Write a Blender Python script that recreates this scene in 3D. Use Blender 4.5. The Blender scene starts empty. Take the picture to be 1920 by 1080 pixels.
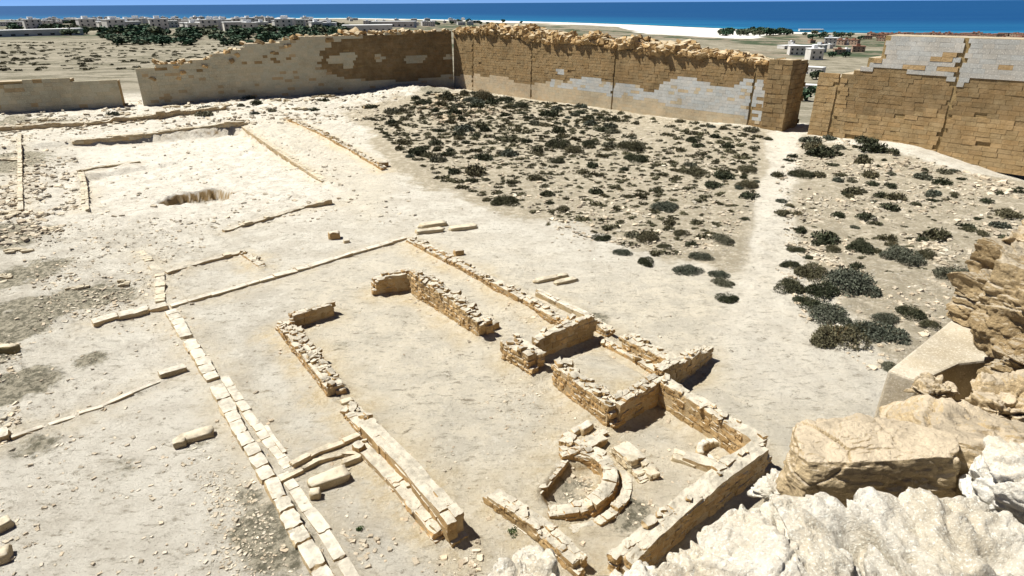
import bpy, math, random
import numpy as np
from mathutils import Matrix, Vector
R = random.Random(7); P1 = []; WS = []
C = bpy.context.scene.collection
sc = bpy.context.scene
# ---------------------------------------------------------------- camera
F = 1200.0; P = math.atan(535 / F); CH = 12.0; ROLL = 0.00625
cp, sp = math.cos(P), math.sin(P); cr, sr = math.cos(ROLL), math.sin(ROLL)
cam = bpy.data.cameras.new('camera'); co = bpy.data.objects.new('camera', cam); C.objects.link(co)
r0 = Vector((1, 0, 0)); u0 = Vector((0, sp, cp)); f0 = Vector((0, cp, -sp))
rt = cr * r0 - sr * u0; up = sr * r0 + cr * u0; bk = -f0
co.matrix_world = Matrix(((rt.x, up.x, bk.x, 0), (rt.y, up.y, bk.y, 0), (rt.z, up.z, bk.z, CH), (0, 0, 0, 1)))
cam.sensor_width = 36; cam.lens = F / 1920 * 36; cam.clip_start = 0.1; cam.clip_end = 300000
sc.camera = co
# ---------------------------------------------------------------- light
SUN_EL = math.radians(60); SD = Vector((-0.95, 0.28, 0)).normalized()      # towards the sun, level part
w = bpy.data.worlds.new('World'); sc.world = w; w.use_nodes = True
nt = w.node_tree; sky = nt.nodes.new('ShaderNodeTexSky'); sky.sky_type = 'NISHITA'; sky.sun_disc = False
sky.sun_elevation = SUN_EL; sky.sun_rotation = math.atan2(SD.x, SD.y)
sky.air_density = 0.18; sky.dust_density = 0.0; sky.ozone_density = 10.0; sky.altitude = 0
bg = nt.nodes['Background']; bg.inputs['Strength'].default_value = 0.07
nt.links.new(sky.outputs[0], bg.inputs['Color'])
sl = bpy.data.lights.new('sun', 'SUN'); sl.energy = 4.6; sl.angle = math.radians(0.5); sl.color = (1, .965, .89)
so = bpy.data.objects.new('sun', sl); C.objects.link(so)
sv = Vector((SD.x * math.cos(SUN_EL), SD.y * math.cos(SUN_EL), math.sin(SUN_EL)))
so.rotation_euler = sv.to_track_quat('Z', 'Y').to_euler(); so.location = (-30, 30, 60)
sc.view_settings.view_transform = 'Standard'; sc.view_settings.look = 'None'
sc.view_settings.exposure = 0.78; sc.view_settings.gamma = 1
# ---------------------------------------------------------------- noise
def _h(a, b, c):
    n = (a.astype(np.int64) * 374761393 + b.astype(np.int64) * 668265263 + c.astype(np.int64) * 2147483647) & 0xffffffff
    n = ((n ^ (n >> 13)) * 1274126177) & 0xffffffff
    n = ((n ^ (n >> 16)) * 2246822519) & 0xffffffff
    return ((n ^ (n >> 15)) & 0xffff) / 32767.5 - 1.0
def n3(x, y, z):
    xi, yi, zi = np.floor(x), np.floor(y), np.floor(z)
    fx, fy, fz = x - xi, y - yi, z - zi
    fx, fy, fz = (t * t * (3 - 2 * t) for t in (fx, fy, fz))
    r = 0
    for i in (0, 1):
        for j in (0, 1):
            for k in (0, 1):
                r = r + _h(xi + i, yi + j, zi + k) * (fx if i else 1 - fx) * (fy if j else 1 - fy) * (fz if k else 1 - fz)
    return r
def fbm(x, y, z=0, o=4):
    x = np.asarray(x, float); y = np.asarray(y, float); z = np.zeros_like(x) + z
    r = 0; a = .5; f = 1
    for i in range(o):
        r = r + a * n3(x * f + 13.7 * i, y * f - 7.1 * i, z * f + 3.3 * i); a *= .5; f *= 2.03
    return r
def sst(a, b, x):
    t = np.clip((x - a) / (b - a), 0, 1); return t * t * (3 - 2 * t)
# ---------------------------------------------------------------- pixel rays -> places on the ground
def ray(px, py):
    dx, dy = px - 960, py - 540
    u = (dx * cr - dy * sr) / F; v = -(dy * cr + dx * sr) / F
    return (u, cp + v * sp, -sp + v * cp)
def flat(px, py, z=0.):
    d = ray(px, py); t = (z - CH) / d[2]; return (d[0] * t, d[1] * t)
def prj(X, Y, Z):
    X = np.asarray(X, float); Z = np.asarray(Z, float) - CH
    d = Y * cp - Z * sp; d = np.where(d < .1, .1, d); v = -(Y * sp + Z * cp) / d * F; u = X / d * F
    return 960 + u * cr + v * sr, 540 + v * cr - u * sr
def inpoly(x, y, poly):
    x = np.asarray(x, float); y = np.asarray(y, float); r = np.zeros(x.shape, bool); n = len(poly)
    for i in range(n):
        x1, y1 = poly[i]; x2, y2 = poly[(i + 1) % n]
        if y1 == y2: continue
        c = ((y1 > y) != (y2 > y)) & (x < (x2 - x1) * (y - y1) / (y2 - y1) + x1)
        r ^= c
    return r
def sdpoly(x, y, poly):       # signed distance, + inside
    d = np.full(np.shape(x), 1e9)
    for i in range(len(poly)):
        x1, y1 = poly[i]; x2, y2 = poly[(i + 1) % len(poly)]
        ex, ey = x2 - x1, y2 - y1; t = np.clip(((x - x1) * ex + (y - y1) * ey) / (ex * ex + ey * ey), 0, 1)
        d = np.minimum(d, np.hypot(x - x1 - t * ex, y - y1 - t * ey))
    return np.where(inpoly(x, y, poly), d, -d)
# ---------------------------------------------------------------- plan of the place
CORN = np.array((-8.6, 102.5)); DF = np.array((35.6, -38.0)); DL = np.array((-53.4, -22.5))
LF = np.hypot(*DF); LL = np.hypot(*DL); uF = DF / LF; uL = DL / LL
CO_P = [(-900, 36), (0, 36), (640, 33), (960, 38), (1280, 48), (1500, 58), (1900, 61), (2800, 62)]
SEA = -35.0
_cr = [flat(a, b, SEA) for a, b in CO_P]; _rr = [a / b for a, b in _cr]; _yy = [b for a, b in _cr]
def ycoast(r): return np.interp(r, _rr, _yy)
def wallY(r):
    s1 = (102.5 * r + 8.6) / (35.6 + 38 * r); s2 = (-8.6 - 102.5 * r) / (53.4 - 22.5 * r)
    return np.where(r > -.084, 102.5 - 38 * np.clip(s1, 0, 1.9), 102.5 - 22.5 * np.clip(s2, 0, 1.6))
fl = lambda pts: [flat(*p) for p in pts]
PIT = fl([(292, 374), (335, 354), (408, 346), (434, 356), (424, 369), (330, 379)])
BASIN = fl([(1012, 925), (1060, 868), (1118, 868), (1135, 915), (1095, 960), (1045, 960)])
RING = fl([(1010, 925), (1055, 850), (1130, 840), (1185, 905), (1150, 985), (1080, 1000), (1030, 960)])
ROOM = [flat(1040, 668, .8), flat(1152, 757, .8), flat(1236, 708, .8), flat(1120, 632, .4)]
QA = flat(120, 268); QB = flat(457, 238); QC = flat(640, 360)
QD = flat(262, 303); QE = flat(152, 322); QF = flat(160, 440)
def side(x, y, a, b):
    ex, ey = b[0] - a[0], b[1] - a[1]; L = math.hypot(ex, ey); return ((x - a[0]) * ey - (y - a[1]) * ex) / L
def zt(x, y):
    x = np.asarray(x, float); y = np.asarray(y, float); yy = np.maximum(y, 1.)
    r = np.clip(x / yy, -2.5, 2.5)
    yc = ycoast(r); yw = wallY(np.clip(r, -.9, 1.6)) + 6
    t = np.clip((yy - yw) / (yc - yw), 0, 1.5)
    p = np.interp(r, [-.3, 0, .3], [.85, .6, .38])
    out = -36.2 * np.power(np.maximum(t, 1e-6), p) * (t > 0)
    out = np.where(t > 1, -36.2 - (t - 1) * 60, out)
    ind = sst(4, -4, yy - yw)
    far = fbm(x / 120, y / 120, 5, 3) * 3.0 * sst(20, 200, yy - yw) * sst(1.0, .8, t) * (-out / 12).clip(0, 1)
    z = out + far + fbm(x / 9, y / 9, 1, 3) * .22 + fbm(x / 1.3, y / 1.3, 2, 3) * .05
    # rock relief: stronger on the left and beside the far wall
    rough = sst(-12, -26, x) * .7 + sst(5, 14, x) * .5 + .12 + .9 * sst(14, 3, yw - 6 - y) * (x < 0) * (y < yw)
    z = z + fbm(x / .7, y / .7, 3, 4) * .20 * rough
    def blob(px, py, rx, h):
        a, b = flat(px, py); return h * np.exp(-((x - a) ** 2 + (y - b) ** 2) / rx ** 2)
    z = z + blob(770, 172, 6, 1.0) + blob(690, 190, 4, .5) + blob(560, 200, 4, .4) + blob(1650, 280, 5, .5) + blob(1400, 240, 5, .3) + blob(1540, 246, 3, .4)
    z = z - 1.5 * sst(34, 44, x) * (yy < yw) * sst(15, 30, y)
    rot = (x * .55 + y * .83) / .55; al = (x * .83 - y * .55) / 2.6; rg = 1 - np.abs(fbm(al, rot, 50, 4)) * 2.4
    z = z + (.20 * np.clip(rg - .45, 0, 1) ) * (sst(-11, -17, x) * .8 + .15) * (y < yw) * sst(8, 12, y)
    # quarried floor, one shallow step
    d = np.minimum(side(x, y, QA, QB), side(x, y, QB, QC))
    fade = np.exp(-((x - QB[0]) ** 2 + (y - QB[1]) ** 2) / 22 ** 2)
    z = z - .75 * sst(-.1, .3, d + fbm(x, y, 9, 2) * .35) * fade
    d = np.minimum(side(x, y, QE, QD), side(x, y, QF, QE)); fade = np.exp(-((x - QE[0]) ** 2 + (y - QE[1]) ** 2) / 9 ** 2)
    z = z - .4 * sst(-.1, .25, d + fbm(x, y, 11, 2) * .5) * fade
    near = (x > -35) & (x < 12) & (y > 8) & (y < 60)
    if np.any(near):
        xs, ys, zz = x[near], y[near], z[near]
        zz = zz - .85 * sst(-.05, .22, sdpoly(xs, ys, PIT) + fbm(xs * .6, ys * .6, 4, 2) * .1)
        zz = zz - .2 * sst(-.1, .2, sdpoly(xs, ys, BASIN))
        zz = zz - .14 * sst(-.3, .3, sdpoly(xs, ys, RING))
        q = sdpoly(xs, ys, ROOM)
        lift = .62 * sst(ROOM[3][1] + .1, ROOM[1][1] + 1.2, ys)
        zz = zz + lift * sst(0, .25, q)
        z = z.copy(); z[near] = zz
    return z
def zt1(x, y): return float(zt(np.array([x]), np.array([y]))[0])
def G(px, py, h=0.):
    z = 0.
    for i in range(12):
        a, b = flat(px, py, z + h); z2 = zt1(a, b); z = .4 * z + .6 * z2
    return (a, b, z)
def Gfar(px, py):           # march for distant ground
    d = ray(px, py); t = 60. * 1.01 ** np.arange(430); x, y, z = d[0] * t, d[1] * t, CH + d[2] * t; g = zt(x, y)
    k = np.argmax(z < g) if np.any(z < g) else len(t) - 1
    return (float(x[k]), float(y[k]), float(g[k]))
# ---------------------------------------------------------------- materials
def newmat(name):
    m = bpy.data.materials.new(name); m.use_nodes = True; nt = m.node_tree; b = nt.nodes['Principled BSDF']
    b.inputs['Roughness'].default_value = .92; b.inputs['Specular IOR Level'].default_value = .15
    return m, nt, b
def N(nt, t, **k):
    n = nt.nodes.new(t)
    for a, v in k.items():
        if a in n.inputs.keys(): n.inputs[a].default_value = v
        else: setattr(n, a, v)
    return n
def noise(nt, vec, scale, detail=5, rough=.6, dist=0):
    n = N(nt, 'ShaderNodeTexNoise'); n.inputs['Scale'].default_value = scale; n.inputs['Detail'].default_value = detail
    n.inputs['Roughness'].default_value = rough; n.inputs['Distortion'].default_value = dist; nt.links.new(vec, n.inputs['Vector']); return n.outputs['Fac']
def ramp(nt, fac, a, b):
    r = N(nt, 'ShaderNodeMapRange'); r.inputs['From Min'].default_value = a; r.inputs['From Max'].default_value = b; r.interpolation_type = 'SMOOTHSTEP'
    nt.links.new(fac, r.inputs['Value']); return r.outputs['Result']
def mix(nt, fac, a, b, mode='MIX'):
    m = N(nt, 'ShaderNodeMix'); m.data_type = 'RGBA'; m.blend_type = mode
    for s, v in ((m.inputs['Factor'], fac), (m.inputs[6], a), (m.inputs[7], b)):
        if hasattr(v, 'links') or hasattr(v, 'is_linked'): nt.links.new(v, s)
        elif isinstance(v, (int, float)): s.default_value = v
        else: s.default_value = (*v, 1)
    return m.outputs[2]
def mul(nt, a, b, op='MULTIPLY'):
    m = N(nt, 'ShaderNodeMath'); m.operation = op
    for s, v in ((m.inputs[0], a), (m.inputs[1], b)):
        if isinstance(v, (int, float)): s.default_value = v
        else: nt.links.new(v, s)
    return m.outputs[0]
def bump(nt, b, hs, strength=.6, dist=.05):
    prev = None
    for h, d in hs:
        n = N(nt, 'ShaderNodeBump'); n.inputs['Strength'].default_value = strength; n.inputs['Distance'].default_value = d
        nt.links.new(h, n.inputs['Height'])
        if prev: nt.links.new(prev, n.inputs['Normal'])
        prev = n.outputs['Normal']
    nt.links.new(prev, b.inputs['Normal'])
def pos(nt, sx=1, sy=1, sz=1):
    g = N(nt, 'ShaderNodeNewGeometry'); m = N(nt, 'ShaderNodeMapping'); m.inputs['Scale'].default_value = (sx, sy, sz)
    nt.links.new(g.outputs['Position'], m.inputs['Vector']); return m.outputs[0]
def stone_mat(name, col, alt, top=None, joint=None, sc_=1., strata=0, attr=False, bs=.7, pits=0.):
    m, nt, b = newmat(name); v = pos(nt)
    big = ramp(nt, noise(nt, v, .9 * sc_, 6, .65), .35, .65)
    c = mix(nt, big, col, alt)
    fine = noise(nt, v, 9 * sc_, 8, .7)
    c = mix(nt, mul(nt, ramp(nt, noise(nt, v, .28 * sc_, 7, .7), .45, .62), .5), c, tuple(x * .62 for x in alt))
    c = mix(nt, ramp(nt, fine, .55, .75), c, tuple(x * .55 for x in alt))
    c = mix(nt, ramp(nt, noise(nt, v, 23 * sc_, 4, .7), .5, .72), c, tuple(min(.85, x * 1.25) for x in col))
    if attr:
        a = N(nt, 'ShaderNodeAttribute'); a.attribute_name = 'tone'
        c = mix(nt, 1.0, c, a.outputs['Color'], 'MULTIPLY')
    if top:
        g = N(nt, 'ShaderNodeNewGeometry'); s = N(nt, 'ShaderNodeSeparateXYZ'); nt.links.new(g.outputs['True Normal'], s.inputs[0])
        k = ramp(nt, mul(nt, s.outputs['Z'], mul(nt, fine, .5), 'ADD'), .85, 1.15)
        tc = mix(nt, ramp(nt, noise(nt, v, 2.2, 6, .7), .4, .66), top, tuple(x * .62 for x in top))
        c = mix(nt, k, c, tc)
    if pits:
        vo = N(nt, 'ShaderNodeTexVoronoi'); vo.inputs['Scale'].default_value = 7 * sc_; nt.links.new(v, vo.inputs['Vector'])
        c = mix(nt, mul(nt, ramp(nt, vo.outputs['Distance'], .22, .08), pits), c, tuple(x * .3 for x in alt))
    nt.links.new(c, b.inputs['Base Color'])
    hs = [(noise(nt, v, 3 * sc_, 8, .7), .10 / sc_), (noise(nt, v, 16 * sc_, 5, .7), .025 / sc_)]
    if strata:
        vs = pos(nt, .5, .5, strata); hs.insert(0, (noise(nt, vs, 1.6, 7, .65, .4), .16 / sc_))
    bump(nt, b, hs, bs); return m
M = {}
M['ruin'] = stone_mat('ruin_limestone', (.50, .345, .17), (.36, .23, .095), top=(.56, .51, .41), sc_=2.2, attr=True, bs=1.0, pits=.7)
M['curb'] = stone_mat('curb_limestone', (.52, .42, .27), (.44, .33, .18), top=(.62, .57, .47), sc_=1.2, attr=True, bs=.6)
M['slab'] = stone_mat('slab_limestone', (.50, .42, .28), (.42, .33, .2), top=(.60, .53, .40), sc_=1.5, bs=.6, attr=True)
M['old'] = stone_mat('brown_masonry', (.325, .23, .12), (.255, .172, .08), sc_=1.4, attr=True, bs=.9, pits=.4)
M['new'] = stone_mat('restored_masonry', (.50, .49, .45), (.44, .43, .39), sc_=.5, attr=True, bs=.15)
M['core'] = stone_mat('wall_core', (.36, .26, .13), (.28, .2, .09), top=(.5, .42, .3), sc_=.8)
M['mortar'] = stone_mat('mortar_fill', (.50, .38, .22), (.42, .30, .16), top=(.56, .51, .41), sc_=2.2, pits=.5, bs=1.0)
M['rubble'] = stone_mat('crest_rubble', (.46, .33, .17), (.36, .24, .11), top=(.56, .46, .31), sc_=.8, attr=True)
M['white_rock'] = stone_mat('white_limestone', (.71, .68, .61), (.60, .53, .41), sc_=2.6, bs=1.0, strata=.5, pits=.25)
M['tan_rock'] = stone_mat('tan_sandstone', (.55, .43, .26), (.44, .33, .19), top=(.60, .50, .36), sc_=1.6, strata=5, bs=.9)
M['brown_rock'] = stone_mat('brown_sandstone', (.43, .325, .185), (.34, .24, .12), top=(.52, .44, .32), sc_=1.2, strata=4, bs=1.0)
M['concrete'] = stone_mat('smooth_render', (.52, .47, .38), (.42, .36, .26), sc_=2.0, bs=.3, pits=.2)
M['pebble'] = stone_mat('pebble', (.54, .48, .38), (.40, .34, .25), sc_=2, bs=.3, attr=True)
def plain(name, col, rough=.8, var=.25, sc_=3.):
    m, nt, b = newmat(name); v = pos(nt)
    c = mix(nt, ramp(nt, noise(nt, v, sc_, 4, .6), .35, .65), col, tuple(x * (1 - var) for x in col))
    nt.links.new(c, b.inputs['Base Color']); b.inputs['Roughness'].default_value = rough; return m
def leafmat(name, a, bcol):
    m, nt, b = newmat(name); v = pos(nt); o = N(nt, 'ShaderNodeObjectInfo')
    at = N(nt, 'ShaderNodeAttribute'); at.attribute_name = 'tone'
    c = mix(nt, ramp(nt, noise(nt, v, 6, 3), .35, .65), a, bcol)
    c = mix(nt, mul(nt, ramp(nt, o.outputs['Random'], .3, 1.), .6), c, tuple((x + y) * .5 for x, y in zip(bcol, (.26, .21, .13))))
    c = mix(nt, 1., c, at.outputs['Color'], 'MULTIPLY')
    nt.links.new(c, b.inputs['Base Color']); b.inputs['Roughness'].default_value = .75; return m
M['scrub'] = leafmat('scrub_leaves', (.055, .06, .034), (.032, .039, .023))
M['grey_scrub'] = leafmat('grey_scrub_leaves', (.10, .108, .085), (.06, .07, .052))
M['green'] = leafmat('green_leaves', (.04, .075, .02), (.03, .055, .015))
M['tree'] = leafmat('tree_leaves', (.05, .10, .055), (.035, .07, .045))
M['twig'] = plain('twig', (.16, .12, .08))
M['bark'] = plain('bark', (.1, .075, .05))
M['wwall'] = plain('whitewash', (.62, .60, .56), var=.12, sc_=.3)
M['bwall'] = plain('beige_render', (.42, .31, .23), var=.2, sc_=.3)
M['roofw'] = plain('pale_roof', (.70, .71, .71), var=.1, sc_=.2)
M['roofr'] = plain('reddish_roof', (.30, .16, .11), var=.2, sc_=.2)
M['glass'] = plain('dark_window', (.03, .04, .05), rough=.2)
M['pool'] = plain('pool_water', (.05, .3, .65), rough=.2, var=.05)
M['dark'] = plain('dark_roof', (.05, .055, .06))
# ---------------------------------------------------------------- mesh helpers
def mesh_obj(name, V, Fc, mat, parent=None, tone=None, smooth=False, loc=None):
    me = bpy.data.meshes.new(name); V = np.asarray(V, float)
    if loc is not None: V = V - np.array(loc)
    if isinstance(Fc, np.ndarray) and len(Fc):
        k = Fc.shape[1]; me.vertices.add(len(V)); me.vertices.foreach_set('co', V.astype(np.float32).ravel())
        me.loops.add(len(Fc) * k); me.loops.foreach_set('vertex_index', Fc.astype(np.int32).ravel())
        me.polygons.add(len(Fc)); me.polygons.foreach_set('loop_start', np.arange(0, len(Fc) * k, k, dtype=np.int32))
        me.polygons.foreach_set('loop_total', np.full(len(Fc), k, dtype=np.int32)); me.update(calc_edges=True); me.validate()
    else: me.from_pydata([tuple(v) for v in V], [], [tuple(f) for f in Fc]); me.update()
    if mat: me.materials.append(mat)
    at = me.color_attributes.new('tone', 'FLOAT_COLOR', 'POINT')
    t = np.ones((len(me.vertices), 4)) if tone is None else np.concatenate([np.asarray(tone, float), np.ones((len(tone), 1))], 1)
    at.data.foreach_set('color', t.astype(np.float32).ravel())
    me.polygons.foreach_set('use_smooth', np.full(len(me.polygons), bool(smooth)))
    o = bpy.data.objects.new(name, me); C.objects.link(o)
    if parent: o.parent = parent
    elif loc is not None: o.location = loc
    return o
def tag(o, label=None, cat=None, group=None, kind=None):
    for k, v in (('label', label), ('category', cat), ('group', group), ('kind', kind)):
        if v: o[k] = v
    return o
def empty(name, loc, label, cat, group=None, rz=0):
    o = bpy.data.objects.new(name, None); C.objects.link(o); o.location = loc; o.rotation_euler = (0, 0, rz)
    o.empty_display_size = .2; return tag(o, label, cat, group, 'thing')
def cube_grid(n):
    idx = {}; V = []; Q = []
    def vid(p):
        k = tuple(round(c, 5) for c in p)
        if k not in idx: idx[k] = len(V); V.append(p)
        return idx[k]
    for ax in range(3):
        for s in (-1, 1):
            for i in range(n):
                for j in range(n):
                    q = []
                    for a, b in ((i, j), (i + 1, j), (i + 1, j + 1), (i, j + 1)):
                        p = [0, 0, 0]; p[ax] = s; p[(ax + 1) % 3] = -1 + 2 * a / n; p[(ax + 2) % 3] = -1 + 2 * b / n; q.append(vid(tuple(p)))
                    Q.append(q if s > 0 else q[::-1])
    return np.array(V, float), np.array(Q)
TM = {n: cube_grid(n) for n in (1, 2, 3, 4, 5, 6, 10, 24, 40, 80, 150)}
class Buf:
    def __init__(s): s.V = []; s.F = []; s.T = []; s.n = 0
    def stone(s, c, half, rz=0, n=3, rnd=.25, disp=.08, tone=(1, 1, 1), tilt=(0, 0), seed=None, fr=1.3):
        tv, tf = TM[n]; v = tv.copy(); sd = R.uniform(0, 900) if seed is None else seed
        ln = np.linalg.norm(v, axis=1, keepdims=True); v = v * (1 - rnd) + v / ln * rnd * 1.15
        if disp:
            for ax in range(3): v[:, ax] += disp * n3(tv[:, 0] * fr + sd + ax * 31, tv[:, 1] * fr + sd, tv[:, 2] * fr - sd) * 1.6
        v = v * np.array(half)
        tx, ty = tilt
        if tx: ca, sa = math.cos(tx), math.sin(tx); v = v @ np.array(((1, 0, 0), (0, ca, sa), (0, -sa, ca)))
        if ty: ca, sa = math.cos(ty), math.sin(ty); v = v @ np.array(((ca, 0, -sa), (0, 1, 0), (sa, 0, ca)))
        ca, sa = math.cos(rz), math.sin(rz); v = v @ np.array(((ca, sa, 0), (-sa, ca, 0), (0, 0, 1)))
        s.add(v + np.array(c), tf, tone)
    def add(s, v, f, tone=(1, 1, 1)):
        s.V.append(v); s.F.append(np.asarray(f) + s.n); s.T.append(np.tile(np.array(tone, float), (len(v), 1))); s.n += len(v)
    def hexa(s, c8, tone=(1, 1, 1)):     # bottom four then top four corners
        s.add(np.array(c8, float), [[3, 2, 1, 0], [4, 5, 6, 7], [0, 1, 5, 4], [1, 2, 6, 5], [2, 3, 7, 6], [3, 0, 4, 7]], tone)
    def box(s, x0, x1, y0, y1, z0, z1, tone=(1, 1, 1)):
        s.hexa([(x0, y0, z0), (x1, y0, z0), (x1, y1, z0), (x0, y1, z0), (x0, y0, z1), (x1, y0, z1), (x1, y1, z1), (x0, y1, z1)], tone)
    def obj(s, name, mat, parent=None, smooth=False, loc=None):
        if not s.V: return None
        return mesh_obj(name, np.concatenate(s.V), np.concatenate(s.F), mat, parent, np.concatenate(s.T), smooth, loc)
def tn(a=.12, warm=0.):
    k = 1 + R.uniform(-a, a); h = R.uniform(-.04, .04); return (k * (1 + h + warm), k, k * (1 - h - warm))
# ---------------------------------------------------------------- ground
def axis(lo, hi, a, b, step, g):
    fine = list(np.arange(a, b + 1e-6, step)); l = []; r = []; s = step; x = a
    while x > lo: s *= g; x -= s; l.append(x)
    s = step; x = b
    while x < hi: s *= g; x += s; r.append(x)
    return np.array(l[::-1] + fine + r)
gx = axis(-5200, 5200, -19, 11, .105, 1.018); gy = axis(-30, 4200, 9, 32, .105, 1.0105)
GX, GY = np.meshgrid(gx, gy); GZ = zt(GX, GY); nx, ny = len(gx), len(gy)
ii = (np.arange(ny - 1)[:, None] * nx + np.arange(nx - 1)[None]).ravel()
ground = mesh_obj('ground', np.stack([GX.ravel(), GY.ravel(), GZ.ravel()], 1), np.stack([ii, ii + 1, ii + nx + 1, ii + nx], 1), None, smooth=True)
tag(ground, kind='structure')
X, Y, Z = GX.ravel(), GY.ravel(), GZ.ravel()
px, py = prj(X, Y, Z)
wl = wallY(np.clip(X / np.maximum(Y, 1), -.9, 1.6)); yc = ycoast(np.clip(X / np.maximum(Y, 1), -2.5, 2.5)); behind = Y < 2
nA = fbm(X / 6, Y / 6, 21, 4); nB = fbm(X / 2, Y / 2, 22, 4)
def pm(poly, soft=40, wob=50):       # soft mask of an area of the plan
    m = np.full(X.shape, 0.); k = (Y > 5) & (Y < 130); s = sdpoly(px[k] + nA[k] * wob, py[k] + nB[k] * wob * .5, poly); m[k] = sst(-soft, soft, s); return m
warm = pm([(560, 540), (780, 440), (1120, 520), (1420, 470), (1460, 240), (1500, 240), (1480, 480), (1700, 640), (1620, 1000), (1000, 1200), (900, 1200), (640, 780)], 60)
warm = np.maximum(warm, .7 * pm([(440, 230), (540, 215), (760, 320), (700, 430), (620, 380)], 25, 30))
grav = pm([(640, 205), (860, 165), (1440, 240), (1425, 470), (1380, 520), (1100, 430), (900, 380), (740, 320), (700, 250)], 30, 40)
grav = np.maximum(grav, .82 * pm([(1500, 250), (1920, 340), (2100, 420), (1880, 560), (1700, 700), (1560, 640), (1450, 520), (1440, 280)], 22, 30))
chalk = pm([(150, 270), (460, 235), (620, 340), (600, 400), (300, 420), (60, 420), (120, 330)], 40, 50)
chalk = np.maximum(chalk, .75 * pm([(60, 650), (300, 560), (420, 800), (500, 1200), (-100, 1200), (-100, 760)], 90, 120))
dirt = np.zeros_like(X)
for a, b, rr, s in ((10, 440, 2.2, 1), (20, 520, 1.6, .8), (25, 600, 2.3, 1), (5, 660, .7, 1), (10, 720, 1.3, 1), (20, 300, 4, .9), (30, 230, 5, .8), (150, 560, 1.8, .7), (215, 560, 1.2, .5), (190, 665, 1.0, .45),
                    (460, 930, .6, .7), (500, 990, .8, 1), (540, 1050, .9, 1), (400, 960, .6, .5), (640, 650, .5, .3), (1120, 905, .3, .5), (1180, 960, .6, .8), (1075, 905, .7, .8), (360, 830, .6, .3), (1180, 790, .3, .6),
                    (820, 175, 3, .5), (240, 870, 1, .2), (50, 840, 1., .3), (250, 500, 1.3, .4), (60, 500, 1.6, .5), (1110, 600, .7, .5)):
    u, v = flat(a, b); dirt = np.maximum(dirt, s * np.exp(-(((X - u) ** 2 + (Y - v) ** 2) / rr ** 2)))
dirt = np.clip(dirt * (1.15 + 2.4 * nB + nA), 0, 1)
plainm = sst(4, 25, Y - wl)
b0 = np.interp(X / np.maximum(Y, 1), [-.5, -.35, 0., .15, .2, .33, .41, .5], [.96, .88, .80, .78, .60, .58, .93, .97]) + .12 * fbm(X / 150, Y / 60, 3, 4)
beach = sst(b0 - .01, b0 + .02, Y / yc)
beach = np.maximum(beach, .8 * sst(.93, .97, Y / yc)) * (Y > 100)
green = sst(0, .25, fbm(X / 180, Y / 90, 8, 4) + .02 + .2 * sst(.5, .9, 1 - abs(Y / yc - .6))) * sst(.13, .17, Y / yc) * (1 - sst(.80, .88, Y / yc)) * (Y > 200)
def vattr(me, name, a, b, c):
    at = me.color_attributes.new(name, 'FLOAT_COLOR', 'POINT'); at.data.foreach_set('color', np.stack([a, b, c, np.ones_like(a)], 1).astype(np.float32).ravel())
pathm = pm([(1462, 250), (1500, 250), (1492, 330), (1480, 420), (1500, 500), (1600, 600), (1700, 760), (1400, 760), (1330, 620), (1390, 500), (1412, 400), (1440, 320)], 26, 22); chalk = np.maximum(chalk, .5 * pathm); grav = grav * (1 - pathm)
vattr(ground.data, 'ma', warm, grav, chalk); vattr(ground.data, 'mb', dirt, plainm, np.clip(beach, 0, 1)); vattr(ground.data, 'mc', green, green * 0, green * 0)
m, nt, b = newmat('ground'); v = pos(nt)
def sep(name):
    a = N(nt, 'ShaderNodeAttribute'); a.attribute_name = name; s = N(nt, 'ShaderNodeSeparateColor'); nt.links.new(a.outputs['Color'], s.inputs[0]); return s.outputs
ma, mb, mc = sep('ma'), sep('mb'), sep('mc')
c = mix(nt, ramp(nt, noise(nt, v, .55, 7, .65), .38, .62), (.66, .625, .54), (.54, .50, .42))
cw = mix(nt, ramp(nt, noise(nt, v, .8, 7, .65), .4, .6), (.67, .61, .49), (.57, .525, .43)); c = mix(nt, ma[0], c, cw)
cg = mix(nt, ramp(nt, noise(nt, v, 1.3, 9, .8), .34, .54), (.62, .55, .43), (.36, .315, .23)); c = mix(nt, ramp(nt, mul(nt, ma[1], mul(nt, noise(nt, v, 1.1, 9, .75), .9), 'ADD'), .7, 1.05), c, cg)
cc = mix(nt, ramp(nt, noise(nt, v, .9, 8, .7), .42, .62), (.74, .70, .61), (.62, .575, .49)); c = mix(nt, ma[2], c, cc)
vs = pos(nt, 1., 2.6, 1)
c = mix(nt, mul(nt, ramp(nt, noise(nt, vs, 1.7, 9, .78, .3), .52, .66), .85), c, (.27, .235, .175))
c = mix(nt, mul(nt, ramp(nt, noise(nt, vs, 6.5, 5, .75), .58, .68), .8), c, (.20, .165, .115))
c = mix(nt, mul(nt, ramp(nt, noise(nt, v, 5, 6, .7), .54, .66), .5), c, (.74, .70, .61))
c = mix(nt, mul(nt, ramp(nt, noise(nt, v, 2.4, 10, .85), .55, .63), ramp(nt, noise(nt, v, .35, 4, .6), .42, .6)), c, (.17, .145, .10))
c = mix(nt, mul(nt, ramp(nt, noise(nt, v, 30, 3, .8), .62, .74), .4), c, (.16, .13, .085))
c = mix(nt, mul(nt, mc[1], ramp(nt, noise(nt, v, 1.6, 8, .75), .3, .6)), c, mix(nt, ramp(nt, noise(nt, v, 7, 7, .85), .4, .6), (.68, .59, .42), (.50, .40, .25)))
cd = mix(nt, ramp(nt, noise(nt, v, 4, 8, .8), .42, .58), (.15, .14, .10), (.42, .38, .29)); c = mix(nt, ramp(nt, mul(nt, mb[0], mul(nt, noise(nt, v, 2.6, 9, .8), 1.3), 'ADD'), .85, 1.15), c, cd)
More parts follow.
